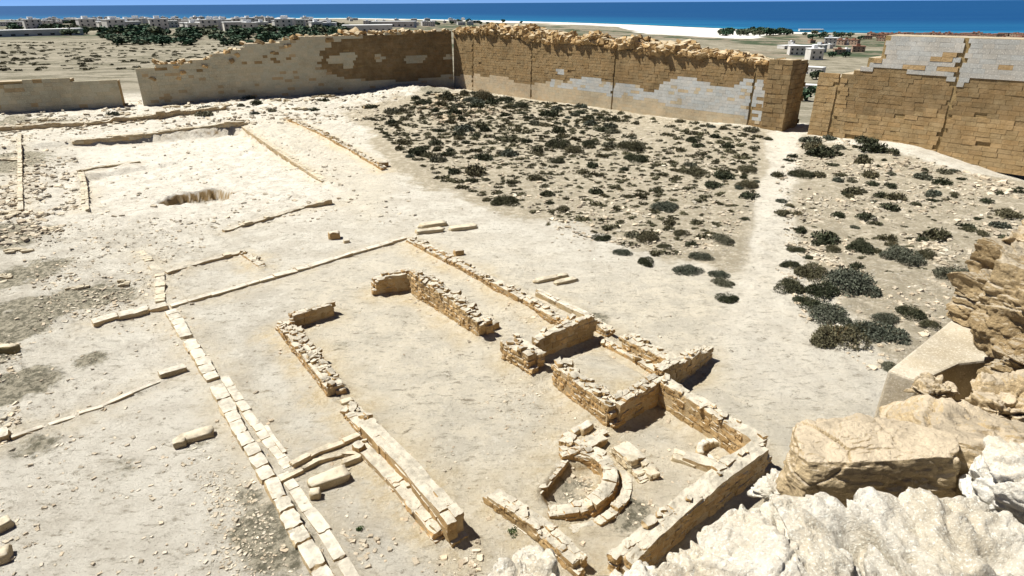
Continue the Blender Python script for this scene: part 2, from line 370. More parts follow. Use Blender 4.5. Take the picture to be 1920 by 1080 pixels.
cpn = mix(nt, ramp(nt, noise(nt, pos(nt, .5, 1.2, 1), .12, 12, .82), .42, .6), (.31, .28, .215), (.13, .12, .08)); c = mix(nt, mb[1], c, cpn)
cgr = mix(nt, ramp(nt, noise(nt, v, .03, 6, .7), .45, .58), (.055, .075, .04), (.24, .20, .15)); c = mix(nt, mc[0], c, cgr)
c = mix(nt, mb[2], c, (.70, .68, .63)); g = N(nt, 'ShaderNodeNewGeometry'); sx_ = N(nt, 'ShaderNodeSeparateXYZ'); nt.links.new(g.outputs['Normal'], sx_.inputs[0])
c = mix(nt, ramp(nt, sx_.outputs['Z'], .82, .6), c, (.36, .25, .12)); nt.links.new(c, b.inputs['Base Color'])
bump(nt, b, [(noise(nt, v, 2.2, 10, .78), .20), (noise(nt, v, 14, 6, .8), .05)], 1.0)
ground.data.materials.append(m)
# ---------------------------------------------------------------- sea
rs = np.linspace(-2.4, 2.4, 90); fs = [.96, 1.0, 1.01, 1.03, 1.07, 1.15, 1.4, 2, 4, 12, 80]
V = []; T = []
for f in fs:
    for r in rs: y = ycoast(r) * f; V.append((r * y, y, SEA)); T.append([math.log(max(f, 1.001)) * 6] * 3)
nr = len(rs); Fq = np.array([(j * nr + i, j * nr + i + 1, (j + 1) * nr + i + 1, (j + 1) * nr + i) for j in range(len(fs) - 1) for i in range(nr - 1)])
m, nt, b = newmat('sea'); a = N(nt, 'ShaderNodeAttribute'); a.attribute_name = 'tone'; s = N(nt, 'ShaderNodeSeparateColor'); nt.links.new(a.outputs['Color'], s.inputs[0])
wv = noise(nt, pos(nt, .0009, .006, 1), 1, 6, .6)
c = mix(nt, ramp(nt, s.outputs[0], 0, .35), (.018, .16, .28), (.012, .105, .23)); c = mix(nt, ramp(nt, s.outputs[0], .5, 3), c, (.008, .064, .175))
c = mix(nt, mul(nt, ramp(nt, wv, .45, .6), .35), c, (.002, .045, .16)); nt.links.new(c, b.inputs['Base Color'])
b.inputs['Roughness'].default_value = .55; b.inputs['Specular IOR Level'].default_value = .12
bump(nt, b, [(noise(nt, pos(nt, .02, .05, 1), 1, 6, .7), 2.)], .5)
tag(mesh_obj('sea', V, Fq, m, tone=T), kind='structure')
# ---------------------------------------------------------------- enclosure walls
def masonry(name, label, p0, u, s0, s1, hf, thick, kind, bl=.95, ch=.46, batter=.045, joints=(), nside=1, crest=None, zb=-.8, tall_end=None):
    """wall from p0+u*s0 to p0+u*s1; visible face towards the court; kind(px,py)-> 0 old 1 restored + tone; crest adds loose blocks"""
    n = np.array((u[1], -u[0])) * nside
    if n @ (-(p0 + u * (s0 + s1) / 2)) < 0: n = -n
    base = p0 + u * s0; root = empty(name, (base[0], base[1], zt1(*base)), label, 'wall')
    old, new, core = Buf(), Buf(), Buf(); loc = tuple(root.location)
    def pt(s, d, z): q = p0 + u * s - n * (d + batter * max(z, 0)); return (q[0], q[1], z)
    S = s0; cols = []
    while S < s1 - .01:
        e = min(S + 1.0, s1); mid = (S + e) / 2; h = math.floor(hf(mid) / ch) * ch
        j = any(S - .01 < q < e for q in joints)
        d0 = .10
        core.hexa([pt(S, thick, zb), pt(S, d0, zb), pt(e, d0, zb), pt(e, thick, zb), pt(S, thick - 2 * batter * h, h - .03), pt(S, d0, h - .03), pt(e, d0, h - .03), pt(e, thick - 2 * batter * h, h - .03)])
        S = e
    row = 0; z = zb
    while z < 12:
        S = s0 - (bl * .5 if row % 2 else 0) ; 
        while S < s1:
            L = bl * R.uniform(.75, 1.25); a, e = max(S, s0), min(S + L, s1); S += L
            if e - a < .12: continue
            mid = (a + e) / 2
            if z + ch > hf(mid) + .05: continue
            for q in joints:
                if a < q < e:
                    if q - a > e - q: e = q - .10
                    else: a = q + .10
            if e - a < .08: continue
            x, y, _ = pt(mid, 0, z + ch / 2); k, t, rec = kind(*prj(x, y, z + ch / 2))
            g = .004 if k else .008; jit = R.uniform(-.004, .006) if k else R.uniform(-.03, .012) - rec
            if k == 0 and R.random() < .012: jit = -.3
            o = -jit; g2 = g; zz0, zz1 = z + g, z + ch - g
            (new if k else old).hexa([pt(a + g2, .35, zz0), pt(a + g2, o, zz0), pt(e - g2, o, zz0), pt(e - g2, .35, zz0), pt(a + g2, .35, zz1), pt(a + g2, o, zz1), pt(e - g2, o, zz1), pt(e - g2, .35, zz1)], t)
        z += ch; row += 1
    core.obj('wall_core', M['core'], root, loc=loc)
    old.obj('old_masonry', M['old'], root, loc=loc); new.obj('restored_masonry', M['new'], root, loc=loc)
    if crest:
        rb = Buf()
        for i in range(crest[0]):
            s = R.uniform(s0 + .3, s1 - .3); h = math.floor(hf(s) / ch) * ch; d = R.uniform(.2, thick - .5) if R.random() > .35 else R.uniform(.0, .6)
            pile = crest[1](s); lv = R.random() ** 1.6 * pile; sz = R.uniform(.16, .42) * (1.2 if pile > .8 else 1)
            q = p0 + u * s - n * (d + batter * h)
            rb.stone((q[0], q[1], h + lv + sz * .35), (sz * R.uniform(.8, 1.6), sz * R.uniform(.7, 1.1), sz * R.uniform(.45, .8)), R.uniform(0, 6.3), 2, .3, .16, tn(.25, .03), (R.uniform(-.5, .5), R.uniform(-.4, .4)))
        rb.obj('broken_crest', M['rubble'], root, loc=loc)
    return root
def kfar(x, y):
    bx = [850, 860, 895, 900, 948, 960, 985, 1025, 1031, 1060, 1075, 1100, 1150, 1196, 1206, 1228, 1240, 1262, 1280, 1325, 1345, 1375, 1386, 1400, 1432, 1436, 1490]
    by = [141, 141, 139, 142, 144, 152, 156, 158, 147, 154, 146, 146, 153, 158, 172, 172, 155, 148, 144, 153, 163, 163, 158, 149, 152, 300, 300]
    lim = np.interp(x, bx, by); isl = (1044 < x < 1056 and 130 < y < 139)
    if y > lim or isl:
        if x > 1405 and y > 180 and R.random() < .6: return 0, tn(.15), 0
        if x < 1030: return 1, tuple(c * q for c, q in zip(tn(.05), (1.0, .82, .60))), 0
        low = y > np.interp(x, [1030, 1200, 1290, 1430], [160, 188, 205, 225])
        if low or R.random() < .13: return 1, tuple(c * q for c, q in zip(tn(.05), (1.0, .84, .62))), 0
        return 1, tn(.06, -.02), 0
    k = tn(.075); d = 1.0 if y < lim - 12 else .9
    return 0, tuple(c * d for c in k), 0
hfar = lambda s: 8.25 - 1.95 * s / LF + .5 * math.sin(s * .31) * math.exp(-((s - 25) / 20) ** 2) * .2
masonry('enclosure_wall', 'long brown sunlit stone wall with rubble crest and pale restored base, left of the gateway', CORN, uF, -.25, LF * .955, hfar, 3.6, kfar, bl=.68, ch=.33,
        joints=(4.3, 16.5, 30.5, 48.3), crest=(1500, lambda s: .25 + 1.0 * math.exp(-((s - 14) / 9) ** 2) + .75 * math.exp(-((s - 34) / 9) ** 2) + .2 * math.sin(s)))
def kleft(x, y):
    old = inpoly(x, y, [(602, 97), (625, 80), (650, 72), (846, 55), (856, 141), (800, 144), (775, 152), (690, 150), (640, 146), (605, 128), (597, 122)])
    isl = (640 < x < 667 and 96 < y < 128) or (612 < x < 640 and 104 < y < 118) or (703 < x < 719 and 100 < y < 118) or (762 < x < 796 and 104 < y < 117) or (832 < x < 850 and 100 < y < 112)
    if old and not isl: return 0, tuple(c * .8 for c in tn(.09)), 0
    for a, bb in ((516, 98), (498, 107), (515, 113), (486, 117), (461, 116), (540, 111), (376, 132), (300, 130), (70, 150), (130, 152)):
        if abs(x - a) < 7 and abs(y - bb) < 3: return 0, tn(.1), 0
    if R.random() < .06: return 1, tuple(c * q for c, q in zip(tn(.06), (.85, .66, .42))), 0
    return 1, tuple(c * q for c, q in zip(tn(.05), (.98, .90, .70))), 0
def hleft(s):
    for a, h in ((22, 8.0), (24.5, 7.6), (29.6, 7.3), (31, 6.7), (33.2, 6.2), (36, 5.6), (40.5, 5.2), (43, 4.6), (99, 3.7)):
        if s < a: return h + (.2 if s < 10 else 0)
SG = LL * .735
masonry('enclosure_wall', 'long shaded grey and brown wall stepping down from the far corner to the left gap', CORN, uL, .12, SG, hleft, 3.0, kleft, ch=.36, bl=.8,
        crest=(170, lambda s: .35 if s < 16 else -2), batter=.03)
masonry('enclosure_wall', 'low shaded grey wall at the left edge, left of the gap', CORN, uL, SG + 2.3, SG + 52, lambda s: 3.5 + (.35 if SG + 7 < s < SG + 12 else (.2 if s > SG + 12 else 0)), 2.2, kleft, batter=.02, joints=())
def kright(x, y):
    bx = [1530, 1592, 1600, 1612, 1635, 1641, 1700, 1712, 1760, 1775, 1790, 1800, 1830, 1920, 2400]
    by = [128, 128, 133, 136, 138, 127, 130, 138, 140, 158, 163, 160, 146, 150, 175]
    if y < np.interp(x, bx, by):
        for a, bb in ((1656, 92), (1637, 117), (1790, 100), (1765, 113), (1716, 126), (1782, 128), (1892, 122)):
            if abs(x - a) < 15 and abs(y - bb) < 5: return 0, (1.45, 1.45, 1.5), -.02
        return 1, tn(.045, .01), 0
    lo = y > np.interp(x, [1590, 1680, 1740, 1860, 2000], [213, 218, 205, 225, 245]) or x < 1590
    return 0, tuple(c * (1.3 if lo else .92) for c in tn(.07)), 0 if lo else .04
hright = lambda s: np.interp(s, [1.04 * LF, 1.095 * LF, 1.10 * LF, 1.125 * LF, 1.127 * LF, 1.145 * LF, 1.147 * LF, 3 * LF], [5.9, 5.9, 6.4, 6.6, 7.4, 7.6, 9.35, 9.35]) if s < 1.147 * LF else 9.35
masonry('enclosure_wall', 'tall brown wall with pale restored upper courses, right of the gateway', CORN, uF, LF * 1.048, LF * 2.3, hright, 4.0, kright, bl=.9, ch=.37, joints=(LF * 1.085, LF * 1.262))
# gate pier: projects a little from the wall
def kp(x, y): return 0, tuple(c * 1.25 for c in tn(.13)), 0
nF = np.array((uF[1], -uF[0])); nF = nF if nF @ (-CORN) > 0 else -nF
pier = Buf(); pr = empty('gate_pier', (*(CORN + uF * LF * .97), zt1(*(CORN + uF * LF * .97))), 'square brown stone gate pier with dark shaded side at the left of the gateway', 'gate pier')
lo = tuple(pr.location); s0, s1 = LF * .958, LF * 1.003; dF, dB = .45, -3.2
def pp(s, d, z): q = CORN + uF * s + nF * d; return (q[0], q[1], z)
core = Buf(); core.hexa([pp(s0, dB, -1), pp(s0, dF - .15, -1), pp(s1 - .15, dF - .15, -1), pp(s1 - .15, dB, -1), pp(s0, dB, 6.7), pp(s0, dF - .15, 6.7), pp(s1 - .15, dF - .15, 6.7), pp(s1 - .15, dB, 6.7)])
core.obj('pier_core', M['core'], pr, loc=lo)
z = -.8; row = 0
while z < 6.75:
    for (a0, a1, horiz) in ((s0, s1, True), (dF, dB, False)):
        L = abs(a1 - a0); t = -(.4 if row % 2 else 0)
        while t < L:
            bl = R.uniform(.6, 1.1); a, e = max(t, 0) + .012, min(t + bl, L) - .012; t += bl
            if e - a < .1: continue
            j = R.uniform(-.03, .03); tt = tn(.18)
            if not horiz and z > 6 and R.random() < .5: continue
            if horiz: f = lambda q, d, zz: pp(s0 + q, dF + d, zz)
            else: f = lambda q, d, zz: pp(s1 + d, dF - q, zz)
            c8 = [f(a, -.3, z + .01), f(a, j, z + .01), f(e, j, z + .01), f(e, -.3, z + .01), f(a, -.3, z + .44), f(a, j, z + .44), f(e, j, z + .44), f(e, -.3, z + .44)]
            if not horiz and 3.0 < (a + e) / 2 < 3.5: continue
            pier.hexa(c8, tt)
    z += .45; row += 1
pier.obj('pier_masonry', M['old'], pr, loc=lo)
# ---------------------------------------------------------------- ruined walls of the small building
def ruin(label, pts, thick=.5, ch=.26, bl=.5, ragged=.12, mat='ruin', name='ruined_wall', core=True, rnd=.17, disp=.10, wythes=2, cat='ruined wall', n=5, warm=0., zsink=.12, tone=1., drop=0., topr=9):
    small = mat == 'ruin' and rnd == .17
    if small: bl *= .72; ch *= .82; disp = max(disp, .13) * 1.15; rnd = .24
    W = [G(*p[:2], p[2]) for p in pts]; loc = W[0]; B = Buf(); K = Buf()
    for i in range(len(W) - 1):
        a, b2 = np.array(W[i]), np.array(W[i + 1]); e = b2[:2] - a[:2]; L = np.hypot(*e); u = e / L; nn = np.array((-u[1], u[0])); rz = math.atan2(u[1], u[0])
        h0, h1 = pts[i][2], pts[i + 1][2]; sd = R.uniform(0, 99)
        hw = lambda ss, wy: (h0 + (h1 - h0) * np.clip(ss / L, 0, 1)) * (1 + ragged * fbm(ss * 1.1 + sd, wy * .7 + 0 * ss, 0, 3) * 1.6)
        if core:
            ns = max(4, int(L / .09)); na = 7; tt_, aa_ = np.meshgrid(np.linspace(-.02, 1.02, ns), np.linspace(-1, 1, na)); ss = tt_ * L
            top = hw(ss, aa_ * .5 + .35) - .03 + fbm(ss * 5, aa_ * thick * 5, sd, 3) * .05
            XX = a[0] + u[0] * ss + nn[0] * aa_ * thick * .47; YY = a[1] + u[1] * ss + nn[1] * aa_ * thick * .47; zg = a[2] + (b2[2] - a[2]) * tt_
            V1 = np.stack([XX, YY, zg + top], -1); V0 = V1.copy(); V0[..., 2] = zg - zsink * 2.5
            idx = np.arange(na * ns).reshape(na, ns); Fk = [np.stack([idx[:-1, :-1], idx[:-1, 1:], idx[1:, 1:], idx[1:, :-1]], -1).reshape(-1, 4)]; o_ = na * ns
            for e0 in (idx[0][::-1], idx[-1], idx[:, 0], idx[:, -1][::-1]): Fk.append(np.stack([e0[:-1], e0[:-1] + o_, e0[1:] + o_, e0[1:]], -1)[:, ::-1])
            K.add(np.concatenate([V1.reshape(-1, 3), V0.reshape(-1, 3)]), np.concatenate(Fk))
        if small:
            for k in range(int(L * thick * topr)):
                s_, o_ = R.uniform(0, L), R.uniform(-.45, .45) * thick; q = a[:2] + u * s_ + nn * o_; z_ = a[2] + (b2[2] - a[2]) * s_ / L + float(hw(np.array([s_]), np.array([o_ / thick + .35]))[0]); r_ = R.uniform(.03, .1) * (1.3 if R.random() < .15 else 1)
                B.stone((q[0], q[1], z_ + r_ * .1), (r_ * 1.5, r_, r_ * .7), R.uniform(0, 6.3), 2, .2, .25, tn(.2, -.02), (R.uniform(-.3, .3), R.uniform(-.3, .3)))
        nc = int((max(h0, h1) * (1 + ragged) + zsink) / ch) + 2
        for c in range(nc):
            zb_ = -zsink + c * ch
            for wy in range(wythes):
                off = (wy - (wythes - 1) / 2) * thick / wythes; t = -R.uniform(0, bl)
                while t < L:
                    l = bl * R.uniform(.6, 1.35); s = t + l / 2; t += l
                    if s < -.1 or s > L + .05: continue
                    f = min(1, max(0, s / L)); hh = float(hw(np.array([s]), np.array([float(wy)]))[0])
                    if zb_ + ch * .62 > hh or R.random() < drop: continue
                    top_ = min(zb_ + ch, hh + R.uniform(-.02, .05)); hz = max((top_ - zb_) / 2, ch * .25)
                    q = a[:2] + u * s + nn * (off + R.uniform(-.02, .02)); zg = a[2] + (b2[2] - a[2]) * f
                    B.stone((q[0], q[1], zg + zb_ + hz), (l / 2 * .99, thick / wythes / 2 * R.uniform(.93, 1.08), hz * .99), rz + R.uniform(-.03, .03), n, rnd, disp, tuple(x * tone for x in tn(.16, warm)), (R.uniform(-.07, .07), R.uniform(-.05, .05)), fr=R.uniform(1.3, 2.6))
    for i in range(len(W) - 1):
        a, b2 = np.array(W[i]), np.array(W[i + 1]); e = b2[:2] - a[:2]; L = np.hypot(*e); nn = np.array((-e[1], e[0])) / L
        WS.append((a[0], a[1], b2[0], b2[1], thick * .5, 1. if mat == 'ruin' else .45))
        for k in range(int(L * (16 if mat == 'ruin' else 7))):
            o_ = R.choice((-1, 1)) * (thick * .5 + abs(R.gauss(0, .16))); q = a[:2] + e * R.random() + nn * o_; P1.append((q[0], q[1], .015 + .07 * R.random() ** 3, warm + .03, 1.3, .9))
    root = empty(name, loc, label, cat)
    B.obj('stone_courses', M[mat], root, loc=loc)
    if K.V: K.obj('wall_fill', M['mortar'], root, loc=loc)
    return root
ruin('dark-faced short cross wall running to the back from the middle of the building', [(1006, 632, .95), (1106, 590, 1.05)], .42, .3, .55, .06, topr=3)
ruin('stubby broken wall end with a jumble of stones, left end of the middle cross wall', [(956, 634, .82), (1003, 660, .80)], .75, .27, .4, .22, disp=.12)
ruin('sunlit inner wall with rubble top, running from the dark corner to the middle doorway', [(780, 510, 1.05), (850, 556, .95), (908, 596, .85)], .62, .26, .42, .2, topr=24, disp=.1)
ruin('dark-faced short wall with a stepped left end behind the inner room', [(703, 528, .62), (722, 515, .85), (772, 505, 1.0)], .45, .27, .42, .12)
ruin('small dark-faced wall at the back left corner of the inner room', [(548, 588, .62), (618, 568, .62)], .40, .3, .5, .05, topr=4)
ruin('rubble-topped inner wall with loose white stones, left of the inner room', [(532, 600, .55), (575, 655, .48), (628, 722, .42)], .62, .24, .4, .28, topr=26, disp=.12, warm=.03)
ruin('long thick grey-topped wall ending in a dark broken face near the bottom', [(692, 795, .45), (770, 872, .6), (850, 968, .72)], .50, .3, .6, .03, rnd=.1, disp=.06)
ruin('stepped lower course of orange blocks along the long grey-topped wall', [(672, 828, .22), (750, 905, .28), (822, 992, .3)], .42, .3, .62, .12, topr=3, warm=.05, disp=.08, wythes=1)
ruin('short rubble stretch between the loose blocks and the grey-topped wall', [(655, 762, .25), (690, 795, .35)], .6, .2, .35, .3, disp=.12)
ruin('long sunlit right wall of the front room, running down to the big corner', [(1240, 706, 1.02), (1330, 762, 1.0), (1428, 824, 1.05)], .42, .27, .42, .07, topr=5)
ruin('big dark-faced front wall leading from the corner toward the bottom rocks', [(1425, 832, 1.0), (1300, 925, .95), (1170, 1040, .85)], .52, .3, .55, .08, topr=3)
ruin('sunlit wall in front of the raised middle room with ragged orange stones', [(1050, 682, .88), (1100, 718, .88), (1150, 754, .9)], .5, .24, .38, .12, topr=24, disp=.1, warm=.02)
ruin('dark-faced wall between raised middle room and front room', [(1156, 752, .92), (1234, 706, 1.0)], .42, .28, .5, .06, topr=8)
ruin('sunlit low wall behind the raised middle room', [(1178, 628, .7), (1225, 652, .68), (1275, 680, .62)], .6, .24, .42, .15)
ruin('jagged dark-faced stub wall sticking out at the right of the building', [(1240, 688, .95), (1290, 665, .85), (1326, 651, .55)], .38, .28, .45, .12)
ruin('ruined low outer wall along the back right of the building, far half', [(770, 446, .28), (850, 486, .34), (900, 512, .36), (978, 552, .38)], .5, .2, .42, .35, warm=.04, disp=.1)
ruin('ruined low outer wall along the back right of the building, near half', [(985, 556, .35), (1040, 590, .4), (1092, 612, .35)], .45, .2, .45, .3, warm=.04)
ruin('flat plaster-covered wall behind the near half of the outer wall', [(1010, 545, .3), (1060, 570, .3), (1108, 590, .35)], .35, .22, .6, .1, mat='curb')
ruin('short low stub beside the dark cross wall with a broken tooth', [(1120, 600, .5), (1142, 614, .45)], .4, .2, .3, .3, warm=.04)
ruin('low kerb-like wall joining cross wall and the low back wall', [(1132, 636, .2), (1180, 662, .2), (1235, 692, .3)], .4, .2, .5, .15, warm=.04)
ruin('straight low kerb wall closing the building at the far end', [(322, 566, .26), (440, 534, .26), (600, 487, .26), (760, 440, .26)], .34, .26, .9, .05, mat='curb', rnd=.1, disp=.03, name='kerb_wall', wythes=1, core=False)
ruin('row of thick low blocks left of the kerb corner', [(196, 590, .34), (250, 578, .32), (302, 568, .3)], .5, .34, .85, .04, mat='curb', rnd=.12, disp=.05, name='kerb_wall', wythes=1, core=False, warm=.03)
ruin('row of wide rounded pavement slabs, outer row of the long left kerb, far half', [(318, 576, .3), (352, 630, .3), (400, 708, .3), (430, 762, .3)], .46, .3, .75, .08, mat='curb', rnd=.25, disp=.09, name='kerb_wall', wythes=1, core=False)
ruin('row of wide rounded pavement slabs, outer row of the long left kerb, near half', [(422, 752, .3), (503, 890, .3), (556, 985, .32), (620, 1100, .32)], .40, .34, .7, .06, mat='curb', rnd=.3, disp=.09, name='kerb_wall', wythes=1, core=False)
ruin('inner row of narrow slabs beside the near half of the long left kerb', [(420, 705, .16), (478, 790, .18), (543, 874, .18)], .30, .2, .7, .05, mat='curb', rnd=.14, disp=.05, name='kerb_wall', wythes=1, core=False)
ruin('inner row of flat slabs at the bottom, right of the long left kerb', [(536, 892, .18), (596, 975, .18), (668, 1090, .18)], .30, .2, .9, .04, mat='curb', rnd=.1, disp=.03, name='kerb_wall', wythes=1, core=False)
ruin('thin kerb strip nearest the inner rubble wall', [(432, 700, .1), (478, 770, .1), (540, 858, .12)], .12, .14, .9, .05, mat='curb', rnd=.1, disp=.03, name='kerb_wall', wythes=1, core=False)
ruin('short dark-faced block wall touching the long left kerb', [(308, 690, .36), (358, 676, .34)], .42, .36, .8, .05, mat='curb', rnd=.1, disp=.05, name='kerb_wall', wythes=1, core=False, warm=.03)
ruin('thin straight kerb running left to the photo edge', [(300, 708, .2), (235, 735, .2), (170, 762, .2), (105, 785, .2), (40, 806, .2)], .16, .22, 1.0, .1, mat='curb', rnd=.08, disp=.03, name='kerb_wall', wythes=1, core=False)
ruin('single squared block at the left edge on the thin kerb', [(-30, 812, .35), (22, 800, .33)], .5, .36, .8, .05, mat='curb', name='kerb_wall', wythes=1, core=False, warm=.03)
ruin('double kerb crossing from the long left kerb to the grey-topped wall, back strip', [(520, 884, .14), (600, 842, .14), (690, 808, .14)], .2, .16, .7, .08, mat='slab', rnd=.12, name='kerb_wall', wythes=1, core=False, warm=.03)
ruin('double kerb crossing from the long left kerb to the grey-topped wall, front curved strip', [(532, 898, .12), (600, 862, .12), (645, 848, .14), (682, 850, .14)], .14, .14, .6, .08, mat='slab', rnd=.12, name='kerb_wall', wythes=1, core=False, warm=.03)
ruin('shadow-edged row of small blocks outlining a room beyond the kerb corner', [(312, 508, .2), (380, 488, .22), (452, 470, .24)], .3, .22, .4, .15, mat='slab', wythes=1, warm=.02)
ruin('short row of orange stones turning back from the small outlined room', [(456, 472, .2), (490, 498, .15)], .35, .2, .35, .3, wythes=1, warm=.05)
ruin('line of low grey stones left of the small outlined room', [(262, 470, .12), (300, 512, .14), (300, 562, .14)], .4, .16, .35, .4, mat='slab', wythes=1, drop=.2)
ruin('broken line of stones in the middle ground leading to a dark stone heap', [(420, 430, .2), (500, 408, .16), (570, 385, .16), (620, 374, .34)], .35, .2, .4, .4, mat='slab', wythes=1, drop=.2)
ruin('line of orange stones edging the flat ground beside the scrub field', [(538, 220, .3), (600, 246, .35), (660, 278, .32), (718, 312, .32)], .5, .25, .5, .25, warm=.06)
ruin('faint orange edge running down from the chalk floor corner', [(458, 240, .14), (530, 285, .12), (606, 336, .08)], .5, .12, .35, .4, warm=.05, mat='slab', disp=.15)
ruin('faint low stone edge down the left side of the chalk floor', [(152, 322, .15), (158, 352, .14), (160, 392, .1)], .4, .14, .4, .4, mat='slab', disp=.15)
ruin('short low stone edge at the back left of the chalk floor', [(152, 318, .2), (200, 310, .2), (258, 303, .16)], .4, .16, .5, .35, mat='slab', disp=.15)
ruin('low dark-faced rock ledge below the left enclosure wall', [(-20, 238, .5), (160, 228, .5), (300, 212, .55), (420, 200, .4)], .8, .3, 1.2, .4, mat='slab', disp=.15, rnd=.3, warm=.03)
ruin('low shaded ledge of blocks along the back of the chalk floor', [(142, 266, .3), (240, 258, .35), (340, 246, .45), (455, 231, .6)], .8, .3, 1.0, .25, mat='slab', disp=.12)
ruin('thin dark line of kerb stones near the left edge', [(36, 250, .3), (37, 320, .25), (38, 390, .2)], .3, .2, .8, .3, mat='slab', wythes=1)
ruin('low grey-topped wall beside the sunken basin at the bottom', [(925, 922, .4), (1005, 975, .45), (1085, 1045, .5)], .44, .25, .45, .06, topr=3, disp=.05)
# curved walls of the sunken basin
def curve(pts, k=3):
    out = []
    for i in range(len(pts) - 1):
        p0, p1, p2, p3 = (np.array(pts[max(0, min(len(pts) - 1, i + j))], float) for j in (-1, 0, 1, 2))
        for t in np.arange(k) / k: out.append(tuple(.5 * (2 * p1 + (p2 - p0) * t + (2 * p0 - 5 * p1 + 4 * p2 - p3) * t * t + (3 * p1 - p0 - 3 * p2 + p3) * t ** 3)))
    return out + [tuple(pts[-1])]
ruin('thin straight left rim of the sunken round basin', [(1008, 925, .1), (1032, 898, .14), (1062, 862, .16)], .16, .12, .25, .15, wythes=1, warm=.02, name='basin_wall', cat='basin wall')
ruin('thick pale-topped curved wall round the right side of the sunken basin', curve([(1064, 846, .2), (1105, 850, .3), (1140, 868, .42), (1143, 900, .46), (1120, 930, .44), (1082, 950, .38), (1032, 956, .25)]), .40, .17, .3, .10, wythes=2, disp=.13, rnd=.25, warm=.02, name='basin_wall', cat='basin wall')
ruin('lower outer curved step wall below the round basin', curve([(1172, 884, .15), (1176, 915, .22), (1158, 948, .24), (1120, 978, .22), (1070, 992, .15)]), .26, .14, .26, .12, wythes=1, disp=.13, rnd=.25, name='basin_wall', cat='basin wall')
ruin('stepped ridge of orange blocks from the basin up to the raised middle room', [(1060, 842, .3), (1095, 832, .32), (1130, 815, .25)], .45, .2, .35, .25, disp=.14, rnd=.25, warm=.03)
ruin('collapsed pale masonry hump right of the round basin', [(1165, 835, .3), (1195, 862, .34), (1215, 890, .2)], .6, .2, .3, .3, disp=.16, rnd=.3, mat='slab')
ruin('line of big blocks between basin and the raised middle room', [(1060, 820, .25), (1085, 835, .25), (1130, 855, .3)], .5, .25, .5, .2, disp=.12)
ruin('low stone bench edge in front of the niche', [(1285, 850, .28), (1340, 868, .3)], .4, .28, .5, .1, mat='slab')
# weathered stone dust banked against the foot of each wall
gv = np.empty(len(ground.data.vertices) * 3, np.float32); ground.data.vertices.foreach_get('co', gv); gv = gv.reshape(-1, 3).astype(float)
k = np.where((gv[:, 0] > -50) & (gv[:, 0] < 12) & (gv[:, 1] > 8) & (gv[:, 1] < 85))[0]; xs, ys = gv[k, 0], gv[k, 1]; dust = np.zeros(len(k)); bank = np.zeros(len(k)); wn = fbm(xs * .9, ys * .9, 60, 4)
for (x1, y1, x2, y2, hw_, st) in WS:
    ex, ey = x2 - x1, y2 - y1; t = np.clip(((xs - x1) * ex + (ys - y1) * ey) / (ex * ex + ey * ey), 0, 1); d = np.hypot(xs - x1 - t * ex, ys - y1 - t * ey) - hw_
    dust = np.maximum(dust, st * np.clip(1 - (d + wn * .8) / 1.1, 0, 1)); bank = np.maximum(bank, .11 * st * (1 + wn) * np.exp(-np.maximum(d, 0) / .16))
gv[k, 2] += bank; ground.data.vertices.foreach_set('co', gv.astype(np.float32).ravel()); ground.data.update()
dd = np.zeros(len(gv)); dd[k] = dust; ground.data.attributes['mc'].data.foreach_set('color', np.stack([green, dd, dd * 0, dd * 0 + 1], 1).astype(np.float32).ravel())
# niche: a curved seat like a broken tub
nb = Buf(); c0 = G(1348, 842, .3); nl = empty('stone_niche', c0, 'rounded hollow stone niche like a tub in the corner of the front room', 'niche')
for k in range(13):
    a = math.radians(-50 + k * 19); nb.stone((c0[0] + .52 * math.cos(a), c0[1] + .48 * math.sin(a), c0[2] + .08), (.1, .1, .18), a, 3, .25, .1, tn(.1))
nb.obj('niche_rim', M['curb'], nl, True, loc=c0)
nb = Buf(); nb.stone((c0[0], c0[1], c0[2] - .1), (.5, .45, .1), .3, 6, .5, .03); nb.obj('niche_floor', M['curb'], nl, True, loc=c0)
# ---------------------------------------------------------------- loose stones one can point to
def stone_at(label, px, py, half, rz=0, mat='ruin', n=6, rnd=.3, disp=.12, tilt=(0, 0), name='loose_stone', lift=.6, tone=(1, 1, 1)):
    x, y, z = G(px, py); b = Buf(); b.stone((x, y, z + half[2] * lift), half, rz, n, rnd, disp, tone, tilt)
    return tag(b.obj(name, M[mat], smooth=True, loc=(x, y, z)), label, 'stone')
stone_at('long flat broken slab lying left of the long kerb', 368, 822, (.52, .19, .13), .45, 'slab', tilt=(.1, 0))
stone_at('small round stone at the lower end of the slab left of the kerb', 338, 836, (.16, .14, .14), .4, 'slab')
stone_at('long pitted column-like slab in the small room by the double kerb', 618, 905, (.52, .22, .17), .55, 'slab', tilt=(.12, .03))
stone_at('rounded broken stone at the front end of the column-like slab', 592, 932, (.14, .13, .14), .3, 'slab')
stone_at('squared block lying between the column-like slab and the stepped orange course', 660, 868, (.28, .11, .12), .5, 'slab')
stone_at('square block with dark front face on the inner left wall', 634, 736, (.2, .17, .22), .45, 'ruin', rnd=.12, disp=.05, lift=.9)
stone_at('rounded tan boulder just below the dark-faced square block', 652, 757, (.2, .13, .1), .5, 'slab')
stone_at('white loose stone at the broken right end of the sunlit inner wall', 912, 628, (.28, .16, .16), .3, 'curb')
stone_at('dark pointed stone beside the end of the sunlit inner wall', 925, 616, (.22, .16, .18), .8, 'ruin')
stone_at('two-humped pale block above the basin', 1098, 808, (.26, .13, .14), .8, 'curb')
stone_at('pale block left of the two-humped block above the basin', 1082, 812, (.22, .1, .12), .7, 'curb')
stone_at('small squared orange block by the back outer wall far part', 860, 478, (.25, .18, .18), .4)
stone_at('rounded dark stone on the bottom left edge, lower one', 2, 1048, (.22, .2, .16), .4, 'slab')
